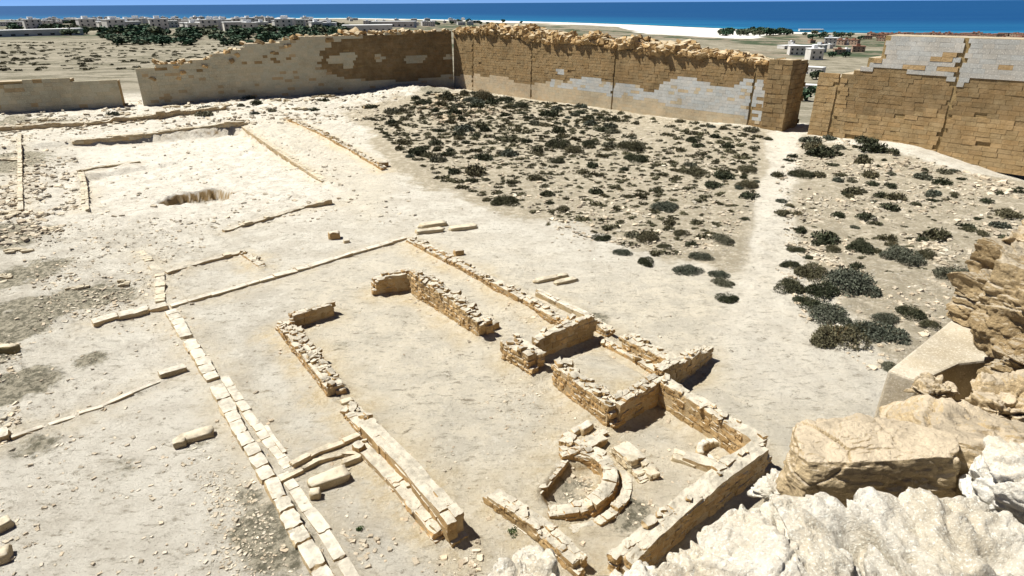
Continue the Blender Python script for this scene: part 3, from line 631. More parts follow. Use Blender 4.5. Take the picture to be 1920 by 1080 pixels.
stone_at('rounded dark stone on the bottom left edge, upper one', 6, 990, (.2, .17, .14), .9, 'slab')
stone_at('dark green-stained stone at the left edge beside the lichen patch', 8, 660, (.5, .2, .18), .1, 'slab', tone=(.5, .5, .4))
stone_at('big orange stone at the lower end of the orange stone line', 718, 313, (.45, .3, .28), .4)
stone_at('brown stone standing alone in the middle ground', 627, 447, (.3, .22, .25), .4)
stone_at('small pale stone beside the brown stone in the middle ground', 650, 455, (.16, .12, .1), .4, 'curb')
for lab, a, bb in (('left slab of the group of flat slabs right of the outer wall', 1024, 526), ('middle slab of the group of flat slabs right of the outer wall', 1044, 522), ('lowest slab of the group of flat slabs right of the outer wall', 1060, 530)):
    stone_at(lab, a, bb, (.6, .16, .1), .45, 'slab')
for lab, a, bb in (('upper flat slab behind the far corner of the building', 812, 424), ('lower flat slab behind the far corner of the building', 806, 436), ('right flat slab behind the far corner of the building', 868, 430)):
    stone_at(lab, a, bb, (.8, .25, .14), .35, 'slab')
OC = [(18, 300, .9), (60, 235, 1.2), (12, 350, .8), (90, 225, 1.0), (230, 215, 1.0), (330, 200, 1.2), (420, 198, 1.0), (520, 190, 1.3), (610, 182, 1.1), (560, 205, .9), (14, 400, .6), (30, 470, .5), (8, 520, .6), (100, 430, .5), (150, 540, .4), (240, 530, .35), (700, 200, 1.0), (835, 178, 1.2)]
for i, (a, b_, sz) in enumerate(OC):
    x, y, z = G(a, b_); bb = Buf()
    for k in range(9): bb.stone((x + R.gauss(0, sz * .6), y + R.gauss(0, sz * .35), z + sz * .04), (sz * R.uniform(.2, .55), sz * R.uniform(.15, .3), sz * R.uniform(.08, .2)), R.uniform(.1, .7), 4, .2, .16, tn(.15), (R.uniform(-.15, .15), R.uniform(-.15, .15)), fr=2)
    wh = ('below the left enclosure wall' if b_ < 240 else 'at the left edge beside the chalk floor') if b_ < 410 else 'on the lichen-stained ground at left'
    sib = [o_ for o_ in OC if ((o_[1] < 240) == (b_ < 240)) and ((o_[1] < 410) == (b_ < 410))]; sib.sort(); od = ('first', 'second', 'third', 'fourth', 'fifth', 'sixth', 'seventh', 'eighth', 'ninth', 'tenth', 'eleventh', 'twelfth')[sib.index((a, b_, sz))]
    tag(bb.obj('rock_outcrop', M['slab'], loc=(x, y, z)), od + ' from left of the low outcrops ' + wh, 'rock outcrop', 'low rocky outcrops ' + wh, 'thing')
# ---------------------------------------------------------------- the high masonry the camera stands on
def at(px, py, z): a = flat(px, py, z); return np.array((a[0], a[1], z))
def cells(p, k, seed):       # distance to nearest / second nearest random point, and that point's number
    rr = np.random.RandomState(seed); lo_, hi_ = p.min(0), p.max(0); q = rr.uniform(lo_, hi_, (k, 3)); f1 = np.full(len(p), 9.); f2 = np.full(len(p), 9.); idn = np.zeros(len(p), int)
    for i in range(k):
        d = np.linalg.norm(p - q[i], axis=1); m1 = d < f1; f2 = np.where(m1, f1, np.minimum(f2, d)); idn = np.where(m1, i, idn); f1 = np.where(m1, d, f1)
    return f1, f2, idn
def rock(label, px, py, z, half, rz, mat, tilt=(0, 0), strata=.05, rough=.05, rnd=.3, seed=1., grooves=0., name='boulder', n=80, warp=.18, cuts=16, crack=.02, nc=16, step=.04, terr=.16):
    tv, tf = TM[n]; v = tv.copy(); ln = np.linalg.norm(v, axis=1, keepdims=True); v = v * (1 - rnd) + v / ln * rnd * 1.2
    hv = np.array(half); w3 = v * hv; nrm = v / np.linalg.norm(v, axis=1, keepdims=True)
    s = seed * 17.3
    for ax in range(3): w3[:, ax] += warp * hv[ax] * fbm(tv[:, 0] * 1.1 + s + ax * 9, tv[:, 1] * 1.1 - s, tv[:, 2] * 1.1, 2) * 1.6
    rk = np.random.RandomState(int(seed * 10))
    for i in range(cuts):
        nn_ = rk.normal(size=3); nn_ /= np.linalg.norm(nn_); dmax = (w3 @ nn_).max(); dc = dmax * rk.uniform(.80, .95); ov = np.maximum(w3 @ nn_ - dc, 0); w3 = w3 - ov[:, None] * nn_ * .92
    wq = w3 + .05 * np.stack([fbm(w3[:, 0] * 4 + s, w3[:, 1] * 4, w3[:, 2] * 4 + i * 5, 3) for i in range(3)], 1)
    f1, f2, idn = cells(wq * np.array((1, 1, 1.8)), nc, int(seed * 7)); lv = rk.uniform(-1, 1, nc)
    cellk = lv[idn] * step - crack * (1 - sst(0, .035, f2 - f1))
    lay = fbm(w3[:, 0] * 1.2 + s, w3[:, 1] * 1.2, w3[:, 2] * 9 + s, 4)
    d = lay * strata * 2 + fbm(w3[:, 0] * 3 + s, w3[:, 1] * 3, w3[:, 2] * 3, 5) * rough * 2
    rd = 1 - np.abs(fbm(w3[:, 0] * 2.1 - s, w3[:, 1] * 2.1, w3[:, 2] * 5, 4)) * 2.2; d = d - np.clip(rd - .72, 0, 1) * rough * 5
    tt = fbm(w3[:, 0] * 2.6 + s, w3[:, 1] * 2.6, w3[:, 2] * 3.4 + s, 4) * 7; fr_ = tt - np.floor(tt); d = d + terr * (np.floor(tt) + sst(.78, 1., fr_)) / 7 + fbm(w3[:, 0] * 14, w3[:, 1] * 14, w3[:, 2] * 14 + s, 3) * .012
    d = d + cellk
    if grooves:
        g = np.abs(n3(w3[:, 0] * 4.2 + w3[:, 1] * 1.0 + s + .6 * fbm(w3[:, 0] * 2, w3[:, 1] * 2, s, 3), w3[:, 1] * 1.1, w3[:, 2] * .5 + s)); k = sst(.05, .4, fbm(w3[:, 0] * .8 + s, w3[:, 1] * .8, 4, 2) + .3)
        d = d - grooves * (1 - sst(0, .22, g)) * k
    w3 = w3 + nrm * d[:, None]
    B = Buf(); tx, ty = tilt
    if tx: ca, sa = math.cos(tx), math.sin(tx); w3 = w3 @ np.array(((1, 0, 0), (0, ca, sa), (0, -sa, ca)))
    if ty: ca, sa = math.cos(ty), math.sin(ty); w3 = w3 @ np.array(((ca, 0, -sa), (0, 1, 0), (sa, 0, ca)))
    ca, sa = math.cos(rz), math.sin(rz); w3 = w3 @ np.array(((ca, sa, 0), (-sa, ca, 0), (0, 0, 1)))
    c = np.array(z) if isinstance(z, tuple) else at(px, py, z); B.add(w3 + c, tf); return tag(B.obj(name, M[mat], smooth=True, loc=tuple(c)), label, 'rock')
tp = [at(*p, 8.6) for p in ((960, 1090), (1420, 1060), (1580, 975), (1740, 890), (1790, 800), (1880, 700))]
tp += [np.array((7.2, 8.6, 8.6)), np.array((6.0, -3., 8.6)), np.array((-1.6, -3., 8.6)), np.array((-1.5, -.5, 8.6))]
tb = Buf(); n_ = len(tp)
bot = [(p[0], p[1], -.5) for p in tp]; V = [tuple(p) for p in tp] + bot
tw = mesh_obj('tower_body', V, [list(range(n_))[::-1]] + [[i, (i + 1) % n_, n_ + (i + 1) % n_, n_ + i] for i in range(n_)], M['brown_rock'])
tw.name = 'ruined_tower'; tag(tw, 'high ruined stone tower under the foreground rocks at the lower right', 'tower')
rock('large white fissured limestone block filling the bottom right corner', 0, 0, (2.32, 2.26, 8.94), (.95, .86, .36), -.05, 'white_rock', (.02, .0), .02, .05, .30, 1.3, .20, n=150, warp=.16, crack=.012, step=.03, nc=40)
rock('pale crumbling limestone block left of the large white fissured block', 0, 0, (1.30, 2.34, 8.90), (.62, .50, .36), .42, 'white_rock', (.02, .0), .02, .05, .35, 17.3, .10, n=150, crack=.012, step=.025, nc=30)
rock('squared tan boulder with layered dark front face', 0, 0, (2.40, 3.52, 9.06), (.56, .25, .26), .04, 'tan_rock', (-.06, .04), .012, .02, .24, 2.1, 0, warp=.08, crack=.012, step=.015, nc=7, cuts=14, terr=.05)
rock('grey-topped layered sandstone block behind the squared tan boulder', 0, 0, (3.60, 3.72, 8.90), (.72, .44, .30), -.36, 'tan_rock', (-.12, .1), .02, .03, .2, 3.4, nc=9, terr=.09)
rock('small orange stone at the edge of the pale ledge', 1745, 735, 8.75, (.22, .16, .12), .3, 'tan_rock', (0, 0), .03, .03, .3, 4.4, n=24)
rock('rubbly tan rock between the pale ledge and the layered block', 1905, 760, 8.72, (.55, .3, .18), .2, 'tan_rock', (0, 0), .05, .05, .3, 5.4)
rock('grey weathered block with deep layers on the right edge', 1995, 590, 9.2, (.55, .6, .5), .35, 'brown_rock', (0, .0), .02, .03, .12, 6.2, nc=7, cuts=10)
rock('brown squared block at the right edge beneath the top stone', 1945, 508, 9.0, (.50, .5, .30), .45, 'brown_rock', (0, 0), .02, .02, .1, 7.7, nc=5, cuts=10)
rock('brown undercut block beside the far end of the pale ledge', 1895, 578, 8.7, (.34, .6, .34), .4, 'brown_rock', (0, 0), .03, .04, .14, 8.1, nc=6, cuts=10)
rock('flat top stone at the right edge above the brown block', 1985, 458, 9.4, (.5, .5, .15), .4, 'tan_rock', (0, 0), .04, .04, .2, 9.5)
rock('pale grey fissured rock on the right edge above the white block', 0, 0, (3.25, 3.05, 9.12), (.34, .34, .30), .5, 'white_rock', (0, 0), .03, .04, .3, 10.2)
rock('small crumbly tan rock between front wall and the white block', 1475, 925, 8.75, (.26, .16, .12), .3, 'white_rock', (0, 0), .03, .05, .4, 11.2, n=40)
rock('pale rounded rock poking up at the bottom middle', 0, 0, (.10, 2.56, 8.86), (.25, .26, .26), .3, 'white_rock', (0, 0), .02, .03, .35, 12.3)
rock('small white crumbly rock at the bottom, leftmost of the white blocks', 0, 0, (.62, 2.44, 8.72), (.34, .30, .26), .5, 'white_rock', (0, 0), .02, .05, .4, 13.1)
rock('rough brown block in shade beneath the grey weathered block', 1975, 690, 8.8, (.4, .4, .22), .3, 'brown_rock', (0, 0), .06, .06, .2, 14.)
# loose masonry lying over the tower top
tr_ = Buf()
for i in range(420):
    x, y = R.uniform(-1.3, 6.3), R.uniform(-2.8, 7.5)
    if not inpoly(np.array([x]), np.array([y]), [(p[0], p[1]) for p in tp])[0] or min(abs(float(v)) for v in sdpoly(np.array([x]), np.array([y]), [(p[0], p[1]) for p in tp])) < .3 or (abs(x) < .6 and abs(y) < .6): continue
    q = R.uniform(.06, .2); tr_.stone((x, y, 8.6 + q * .25), (q * R.uniform(1, 1.8), q, q * R.uniform(.4, .8)), R.uniform(0, 6.3), 3, .2, .18, tn(.15), (R.uniform(-.2, .2), R.uniform(-.2, .2)))
tr_.obj('broken_masonry', M['slab'], tw)
# pale rendered ledge
lt = [(1787, 597), (1665, 694), (1725, 715), (1799, 681), (1990, 660), (1990, 560)]
T0 = [at(*p, 8.4) for p in lt]; cen = sum(T0) / 6; V = [tuple(p) for p in T0] + [(*((p - cen)[:2] * 1.35 + cen[:2]), 0) for p in T0]
ld = mesh_obj('stone_ledge', V, [list(range(6))] + [[i, 6 + i, 6 + (i + 1) % 6, (i + 1) % 6] for i in range(6)], M['concrete']); bv = ld.modifiers.new('bevel', 'BEVEL'); bv.width = .025; bv.segments = 2; tag(ld, 'smooth pale ledge with flat top jutting out beside the stacked brown blocks', 'ledge')
# ---------------------------------------------------------------- plants
def shrub_mesh(name, mat, nl, size, hgt=.55, seed=0, spread=1.):
    rr = np.random.RandomState(seed); V = []; T = []; Fq = []
    nb_ = 7; cs = [(0, 0, .75)] + [(rr.uniform(-.55, .55), rr.uniform(-.55, .55), rr.uniform(.35, .6)) for _ in range(nb_)]
    for i in range(nl):
        cx, cy, cr_ = cs[rr.randint(len(cs))]; d = rr.normal(size=3); d /= np.linalg.norm(d); d[2] = abs(d[2]); q = rr.uniform(.6, 1.0) ** .7
        p = np.array((cx + d[0] * cr_ * q, cy + d[1] * cr_ * q, (d[2] * q * cr_ / .75) * hgt)); p[2] += rr.uniform(-.02, .08)
        a = rr.normal(size=3) + d * .8; a /= np.linalg.norm(a); b_ = np.cross(a, rr.normal(size=3)); b_ /= np.linalg.norm(b_); s = size * rr.uniform(.6, 1.5)
        k = len(V); V += [p - b_ * s * .35, p + a * s, p + b_ * s * .35, p - a * s * .5]; Fq.append((k, k + 1, k + 2, k + 3)); t = rr.uniform(.6, 1.6); T += [(t, t, t * .95)] * 4
    for i in range(14):
        a = rr.uniform(0, 6.28); e = np.array((math.cos(a) * .5, math.sin(a) * .5, hgt * .8)); sd_ = np.array((-math.sin(a), math.cos(a), 0)) * .02
        k = len(V); V += [-sd_, sd_, e + sd_ * .3, e - sd_ * .3]; Fq.append((k, k + 1, k + 2, k + 3)); T += [(1.6, 1.2, .9)] * 4
    me_o = mesh_obj(name, V, np.array(Fq), mat, tone=T); C.objects.unlink(me_o); return me_o
PR = [shrub_mesh('shrub', M['scrub'], 700, .13, .6, 1), shrub_mesh('shrub', M['scrub'], 700, .14, .55, 2), shrub_mesh('shrub', M['grey_scrub'], 700, .14, .5, 3), shrub_mesh('shrub', M['scrub'], 700, .13, .5, 4), shrub_mesh('shrub', M['scrub'], 650, .15, .75, 5)]
BIG = [shrub_mesh('shrub', M['scrub'], 5000, .055, .65, 11), shrub_mesh('shrub', M['grey_scrub'], 5000, .055, .55, 12), shrub_mesh('shrub', M['scrub'], 4600, .06, .8, 13)]
GRN = shrub_mesh('shrub', M['green'], 260, .2, .9, 21)
placed = []
def put(proto, px, py, rad, label, group=None, name='shrub', sx=1., cat='shrub', zsc=1.):
    o = proto.copy(); C.objects.link(o); x, y, z = G(px, py); o.location = (x, y, z - .03 * rad); o.rotation_euler = (0, 0, R.uniform(0, 6.28))
    o.scale = (rad * sx, rad, rad * R.uniform(.8, 1.1) * zsc); placed.append((x, y, rad)); return tag(o, label, cat, group)
hero = [  # px, py, radius m, proto set, label
 (1612, 468, .75, 2, 'very dark green upright bush right of the footpath, left of a grey bush'), (1692, 485, .95, 1, 'large round grey-green bush right of the very dark bush'), (1735, 480, .5, 2, 'small dark bush touching the right side of the large grey bush'),
 (1600, 535, 1.3, 1, 'widest grey-green bush in the dense clump near the sandy patch'), (1520, 515, .8, 2, 'dark bush on the upper left of the dense clump'), (1480, 500, .5, 0, 'small dark bush at the left tip of the dense clump beside the footpath'),
 (1560, 592, .9, 1, 'round grey bush in the middle of the clump beside the pale sand'), (1480, 540, .8, 0, 'dark bush on the left rim of the dense clump'), (1512, 572, .7, 0, 'dark low bush on the sand edge of the dense clump'),
 (1565, 640, 1.05, 0, 'wide low bush at the bottom sand edge of the clump'), (1655, 632, .95, 1, 'grey bush at the lower right of the clump above the pale ledge'), (1610, 622, .5, 2, 'dark bush between the two lowest wide bushes'),
 (1705, 590, .6, 0, 'bush standing alone above the pale ledge'), (1740, 610, .4, 0, 'small bush just above the edge of the pale ledge'), (1790, 520, .95, 1, 'grey-green bush beside the stacked brown blocks'), (1665, 600, .5, 1, 'slanting bush with a green tip above the lower grey bush'),
 (1672, 690, .4, 1, 'small grey bush by the corner of the pale ledge'), (1560, 470, .5, 0, 'dark bush at the upper rim of the dense clump'), (1500, 470, .35, 0, 'small bush just right of the footpath above the clump'), (1540, 550, .7, 2, 'darkest bush in the heart of the dense clump'),
 (945, 382, .9, 0, 'large dark low bush alone at the left edge of the scrub field'), (912, 376, .4, 0, 'small bush touching the left of the large low bush'), (1215, 450, .62, 2, 'dark upright bush with ragged top near the middle of the field'), (1245, 464, .4, 0, 'small bush at the lower right of the ragged dark bush'),
 (1130, 448, .55, 0, 'round dark bush left of the ragged dark bush'), (1165, 474, .45, 1, 'flat grey bush below the round dark bush'), (1212, 494, .5, 0, 'thin lying bush on bare ground'), (1285, 508, .65, 1, 'grey bush at the left of three on the sand'), (1345, 515, .45, 1, 'second grey bush from the right of the group on the sand'),
 (1355, 532, .5, 1, 'low grey bush under its neighbour on the sand'), (1365, 562, .5, 0, 'lowest bush of the field, on the bare sand'), (1312, 482, .55, 1, 'grey bush left of the footpath on the pale sand'), (1355, 450, .6, 1, 'tall grey bush near the footpath'), (1275, 440, .5, 0, 'dark bush in the lower middle of the field'), (1250, 390, .9, 1, 'wide grey bush in the centre of the field'),
 (1305, 328, 1.0, 2, 'tall dark bush in the upper right of the field'), (1335, 350, .7, 2, 'dark round bush just below the tall dark bush'), (1402, 320, .8, 2, 'upright dark bush left of the footpath'), (1400, 350, .8, 2, 'dark bush under the upright one left of the footpath'), (1185, 280, 1.2, 2, 'tall triangular dark bush in the upper middle of the field'), (1190, 300, 1.1, 0, 'wide bush at the foot of the triangular bush'),
 (1045, 275, 1.2, 2, 'largest dark bush in the upper left of the field'), (1075, 285, .9, 2, 'dark bush at the lower right of the largest upper bush'), (1105, 272, .9, 0, 'round bush right of the largest upper bush'), (850, 325, .6, 2, 'dark round bush alone at the left rim of the field'), (1045, 303, .8, 0, 'dark bush below the largest upper bush'),
 (1440, 262, .5, 2, 'small round dark bush at the top of the footpath by the gate'), (1465, 402, .6, 0, 'dark bush right of the footpath in mid field'), (1397, 412, .3, 2, 'tiny dark bush alone on the footpath side'), (1500, 330, .9, 0, 'dark bush right of the path in the upper part'), (1670, 395, .7, 2, 'dark bush in the right-hand scrub, upper middle'), (1490, 470, .4, 0, 'small low bush by the path'),
 (905, 186, 1.6, 2, 'largest dark bush at the foot of the far wall by the corner'), (945, 190, 1.3, 0, 'dark bush right of the largest one at the foot of the far wall'), (880, 190, 1.2, 1, 'grey bush left of the largest one at the foot of the far wall'), (975, 200, 1.2, 0, 'third dark bush along the foot of the far wall'),
 (1300, 265, .8, 0, 'long low dark bush below the restored wall'), (1340, 258, .7, 0, 'low bush right of the long low one below the restored wall'), (250, 196, .01, 0, '')]
for a, bb, rad, k, lab in hero:
    if lab: put(BIG[k] if (bb > 420) else (BIG[k] if rad > .75 else PR[(k * 2) % 5]), a, bb, rad, lab, sx=1.25 if k == 1 else 1.1)
put(GRN, 963, 1000, .16, 'small fresh green plant at the left of the bottom grey wall', name='plant', cat='plant'); put(GRN, 1200, 890, .26, 'dark green plant growing in the hollow beside the basin', cat='plant')
put(GRN, 1030, 1020, .14, 'green weed on the wall face above the pale bottom rock', cat='plant'); put(GRN, 1012, 990, .1, 'tiny weed at the foot of the bottom grey wall', cat='plant')
put(GRN, 675, 992, .1, 'tuft of dark weed on the floor left of the grey-topped wall', cat='plant')
zoneL = [(690, 225), (800, 180), (880, 175), (1000, 190), (1430, 250), (1415, 400), (1360, 470), (1250, 480), (1050, 440), (1000, 400), (900, 370), (800, 320), (730, 270)]
zoneR = [(1500, 262), (1560, 262), (1920, 350), (1900, 450), (1780, 500), (1620, 520), (1480, 470), (1450, 330)]
zoneW = [(180, 215), (500, 180), (700, 185), (700, 215), (450, 215), (200, 225)]
cnt = 0; tries = 0; extra = []
WH = {0: lambda a, b_: 'dark scrub bush ' + (('at the foot of the far wall' if b_ < 232 else 'in the upper field') if b_ < 275 else ('in the field middle' if b_ < 350 else 'at the field bottom')) + ', ' + ('left part' if a < 950 else ('centre' if a < 1180 else 'by the footpath')),
      1: lambda a, b_: 'scrub bush right of the footpath, ' + ('below the gateway' if b_ < 320 and a < 1650 else ('close under the right wall' if b_ < 400 and a >= 1650 else ('beside the path' if a < 1600 else 'on stony ground above the brown blocks'))),
      2: lambda a, b_: 'dark bush among rocks below the left enclosure wall, ' + ('left part' if a < 400 else 'right part')}
def free(x, y, r): return all((x - a) ** 2 + (y - b_) ** 2 > (.75 * (r + q)) ** 2 for a, b_, q in placed)
lim = {0: 150, 1: 78, 2: 16}
zdef = ((zoneL + [], 'low dark scrub bush scattered over the field left of the footpath', 'scrub bushes left of the footpath'), (zoneR, 'low scrub bush on stony ground between footpath and right wall', 'scrub bushes right of the footpath'), (zoneW, 'small dark bush on the rocks below the left enclosure wall', 'bushes below the left wall'))
for zi, (poly, lab, grp) in enumerate(zdef):
    n_ = 0; tries = 0; xs = [p[0] for p in poly]; ys = [p[1] for p in poly]
    gs = [flat(a, b_) for a, b_ in poly]; x0, x1 = min(g[0] for g in gs), max(g[0] for g in gs); y0, y1 = min(g[1] for g in gs), max(g[1] for g in gs)
    while tries < 14000:
        tries += 1; x, y = R.uniform(x0, x1), R.uniform(y0, y1); pxx, pyy = prj(x, y, 0); pxx, pyy = float(pxx), float(pyy)
        if not inpoly(pxx, pyy, poly): continue
        dens = .5 + .9 * float(fbm(np.array([x / 7]), np.array([y / 7]), 33, 2)[0]) + (.75 if pyy < 300 and zi == 0 and pxx < 1150 else 0)
        if R.random() > dens: continue
        rad = R.choice((.28, .34, .42, .5, .62, .8)) * (1.32 if pyy < 300 else .95) * (1.15 if R.random() < .15 else 1)
        if not free(x, y, rad): continue
        if n_ < lim[zi]:
            o = R.choice(PR).copy(); C.objects.link(o); o.location = (x, y, zt1(x, y) - .02); o.rotation_euler = (0, 0, R.uniform(0, 6.28)); o.scale = (rad * R.uniform(.9, 1.5), rad, rad * R.uniform(.9, 1.4))
            sz = 'small' if rad < .45 else ('middling' if rad < .62 else 'large'); wh = WH[zi](pxx, pyy); tag(o, sz + ' ' + wh, 'shrub', sz + ' ' + wh); n_ += 1; placed.append((x, y, rad))
        elif len(extra) < 1000 and zi < 2: extra.append((x, y, rad * .62)); placed.append((x, y, rad * .5))
plain_items = []
while len(plain_items) < 500:
    a, b_ = R.uniform(-10, 520), 74 + 70 * R.random() ** 1.5
    q = flat(a, b_, -3.)
    if q[1] < float(wallY(q[0] / q[1])) + 8: continue
    plain_items.append((q[0], q[1], R.uniform(.3, 1.1)))
# the smallest scrub, past counting: one mass
def merge(proto, items, name, label, zs=1.):
    me = proto.data; n0 = len(me.vertices); v = np.empty(n0 * 3, np.float32); me.vertices.foreach_get('co', v); v = v.reshape(-1, 3); f = np.array([tuple(p.vertices) for p in me.polygons])
    t = np.empty(n0 * 4, np.float32); me.color_attributes['tone'].data.foreach_get('color', t); t = t.reshape(-1, 4)[:, :3]
    VV, FF, TT = [], [], []
    for i, (x, y, r) in enumerate(items):
        a = R.uniform(0, 6.28); ca, sa = math.cos(a), math.sin(a); q = v @ np.array(((ca, sa, 0), (-sa, ca, 0), (0, 0, 1))) * r * np.array((R.uniform(.9, 1.4), 1, R.uniform(.7, 1.1) * zs)) + np.array((x, y, zt1(x, y) - .02))
        VV.append(q); FF.append(f + i * n0); TT.append(t * R.uniform(.8, 1.5))
    return tag(mesh_obj(name, np.concatenate(VV), np.concatenate(FF), me.materials[0], tone=np.concatenate(TT)), label, 'scrub', kind='stuff')
tuft = shrub_mesh('shrub', M['scrub'], 130, .24, .55, 31)
for i in range(500):
    poly = zoneL if i % 5 < 3 else zoneR
    g = R.uniform(min(p[0] for p in poly), max(p[0] for p in poly)), R.uniform(min(p[1] for p in poly), max(p[1] for p in poly))
    if inpoly(*g, poly): a, b_ = flat(*g); extra.append((a, b_, R.uniform(.1, .22)))
merge(tuft, extra, 'scrub', 'tiny grey scrub tufts between the bushes of the field')
merge(tuft, plain_items, 'distant_scrub', 'sparse dark scrub dotted over the plain beyond the left wall')
# ---------------------------------------------------------------- stones strewn about
pb = Buf()
def strew(n, poly, smin, smax, warm_=0., el=1.3, dark=1.):
    xs = [p[0] for p in poly]; ys = [p[1] for p in poly]
    for i in range(n * 3):
        if n <= 0: break
        q = (R.uniform(min(xs), max(xs)), R.uniform(min(ys), max(ys)))
        if not inpoly(*q, poly): continue
        a, b_ = flat(*q)
        if float(fbm(np.array([a / 2.5]), np.array([b_ / 2.5]), 40, 3)[0]) < R.uniform(-.35, .25): continue
        P1.append((a, b_, smin + (smax - smin) * R.random() ** 3, warm_, el, dark)); n -= 1
strew(1500, [(0, 420), (900, 330), (1300, 480), (1250, 640), (760, 440), (320, 570), (640, 1080), (0, 1080)], .012, .07)
strew(500, [(0, 250), (700, 250), (800, 420), (0, 420)], .04, .16)
strew(900, [(0, 205), (500, 172), (760, 172), (700, 230), (400, 240), (0, 262)], .08, .3)
strew(900, [(0, 262), (140, 262), (150, 420), (0, 470)], .05, .22)
strew(900, [(60, 420), (420, 400), (330, 560), (60, 620)], .02, .1)
strew(900, [(370, 900), (470, 850), (560, 1000), (580, 1080), (420, 1080)], .012, .045, 0)
strew(500, [(560, 640), (760, 450), (1100, 600), (1150, 1000), (900, 1080), (650, 1060)], .01, .045)
strew(260, [(880, 770), (960, 700), (1120, 800), (1100, 850), (980, 840)], .012, .05)
strew(2600, zoneL, .04, .16); strew(2000, zoneR, .04, .17); strew(500, [(1560, 265), (1920, 350), (1920, 390), (1620, 320)], .08, .28, .02)
strew(500, [(1450, 500), (1800, 480), (1760, 620), (1640, 700), (1500, 600)], .03, .13, .02)
strew(450, [(760, 200), (860, 180), (960, 215), (830, 235)], .1, .3, .05)
strew(350, [(0, 215), (500, 175), (760, 170), (760, 205), (400, 225), (0, 240)], .1, .32)
strew(500, [(1100, 780), (1430, 830), (1250, 960), (1120, 1010), (1150, 900)], .015, .07, .02)
strew(260, [(1020, 905), (1060, 868), (1115, 868), (1130, 915), (1060, 955)], .02, .06)
strew(500, [(-100, 640), (40, 640), (40, 800), (-100, 800)], .03, .1)
strew(500, [(40, 440), (330, 460), (330, 620), (60, 640)], .02, .09)
strew(250, [(640, 1000), (900, 1010), (900, 1080), (680, 1080)], .02, .09, .02)
strew(220, [(900, 600), (990, 560), (1110, 620), (1050, 650)], .02, .07)
xa = np.array([p[0] for p in P1]); ya = np.array([p[1] for p in P1]); za = zt(xa, ya)
for (a, b_, s, w_, el, dk), zz in zip(P1, za):
    s *= .72; pb.stone((a, b_, float(zz) + s * .15), (s * R.uniform(1, 1.8), s, s * R.uniform(.4, .8)), R.uniform(0, 6.3), 1 if s < .05 else 2, .1, .3, tuple(c * dk for c in tn(.3, w_)), (R.uniform(-.3, .3), R.uniform(-.3, .3)))
tag(pb.obj('pebbles', M['pebble']), 'loose pebbles and broken stones strewn over the bare ground', 'pebbles', kind='stuff')
# ---------------------------------------------------------------- plain beyond: trees and houses
def bylr(px, py, label, group):
    x0, x1 = {'buildings above the gateway': (1480, 1620), 'white houses along the left coast': (90, 520), 'trees beside the beach': (1350, 1480), 'beige houses on the right coast': (1632, 1945), 'beige houses behind the right wall': (1640, 1920)}.get(group, (0, 650) if px < 650 else (650, 1650))
    k = min(5, max(0, int((px - x0) / (x1 - x0) * 6))); t = ', ' + ('at the left end', 'left part', 'just left of centre', 'just right of centre', 'right part', 'at the right end')[k]
    if group.startswith('trees of'): t += ', back row' if py < 60 else (', middle row' if py < 72 else ', front row')
    return label + t, group + t
def tree_proto(seed, palm=False):
    rr = np.random.RandomState(seed); root = bpy.data.objects.new('tree', None)
    V = []; Fq = []; T = []
    cs = [(rr.uniform(-.35, .35), rr.uniform(-.35, .35), rr.uniform(.45, .8), rr.uniform(.22, .38)) for _ in range(7)]
    for i in range(230):
        cx, cy, cz, q = cs[rr.randint(7)]; d = rr.normal(size=3); d /= np.linalg.norm(d); p = np.array((cx, cy, cz)) + d * q * rr.uniform(.5, 1); a = rr.normal(size=3); a /= np.linalg.norm(a); b_ = np.cross(a, rr.normal(size=3)); b_ /= np.linalg.norm(b_); s = .11 * rr.uniform(.6, 1.5)
        k = len(V); V += [p - b_ * s, p + a * s, p + b_ * s, p - a * s]; Fq.append((k, k + 1, k + 2, k + 3)); t = rr.uniform(.6, 1.5); T += [(t, t, t)] * 4
    cr_ = mesh_obj('crown', V, np.array(Fq), M['tree'], tone=T); tb_ = Buf(); tb_.stone((0, 0, .25), (.05, .05, .3), 0, 2, .2, .05); tr_ = tb_.obj('trunk', M['bark'])
    for o in (cr_, tr_): C.objects.unlink(o)
    return (cr_, tr_)
TP = [tree_proto(s) for s in (1, 2, 3)]
def tree(px, py, hgt, label, group, wd=1.):
    x, y, z = Gfar(px, py); label, group = bylr(px, py, label, group); root = empty('tree', (x, y, z - .3), label, 'tree', group, R.uniform(0, 6.28)); root.scale = (hgt * wd, hgt * wd, hgt)
    for o in TP[R.randrange(3)]: c = o.copy(); C.objects.link(c); c.parent = root
def house_proto(kind, w_, d, h, wall, roof):
    b_ = Buf(); b_.box(-w_ / 2, w_ / 2, -d / 2, d / 2, -3, h); body = b_.obj('wall', M[wall])
    b_ = Buf(); b_.box(-w_ / 2 - .3, w_ / 2 + .3, -d / 2 - .3, d / 2 + .3, h + .003, h + .5)
    if kind == 0: b_.box(-w_ * .2, w_ * .1, -d * .2, d * .2, h + .5, h + 2.6)
    rf = b_.obj('roof', M[roof]); out = [body, rf]
    nwin = max(2, int(w_ / 4)); 
    for fl_ in range(max(1, int(h // 3))):
        b_ = Buf()
        for i in range(nwin):
            xx = -w_ / 2 + (i + .5) * w_ / nwin; b_.box(xx - .7, xx + .7, -d / 2 - .06, -d / 2 + .1, fl_ * 3 + .9, fl_ * 3 + 2.3)
        o = b_.obj('window_row', M['glass']); out.append(o)
    for o in out: C.objects.unlink(o)
    return out
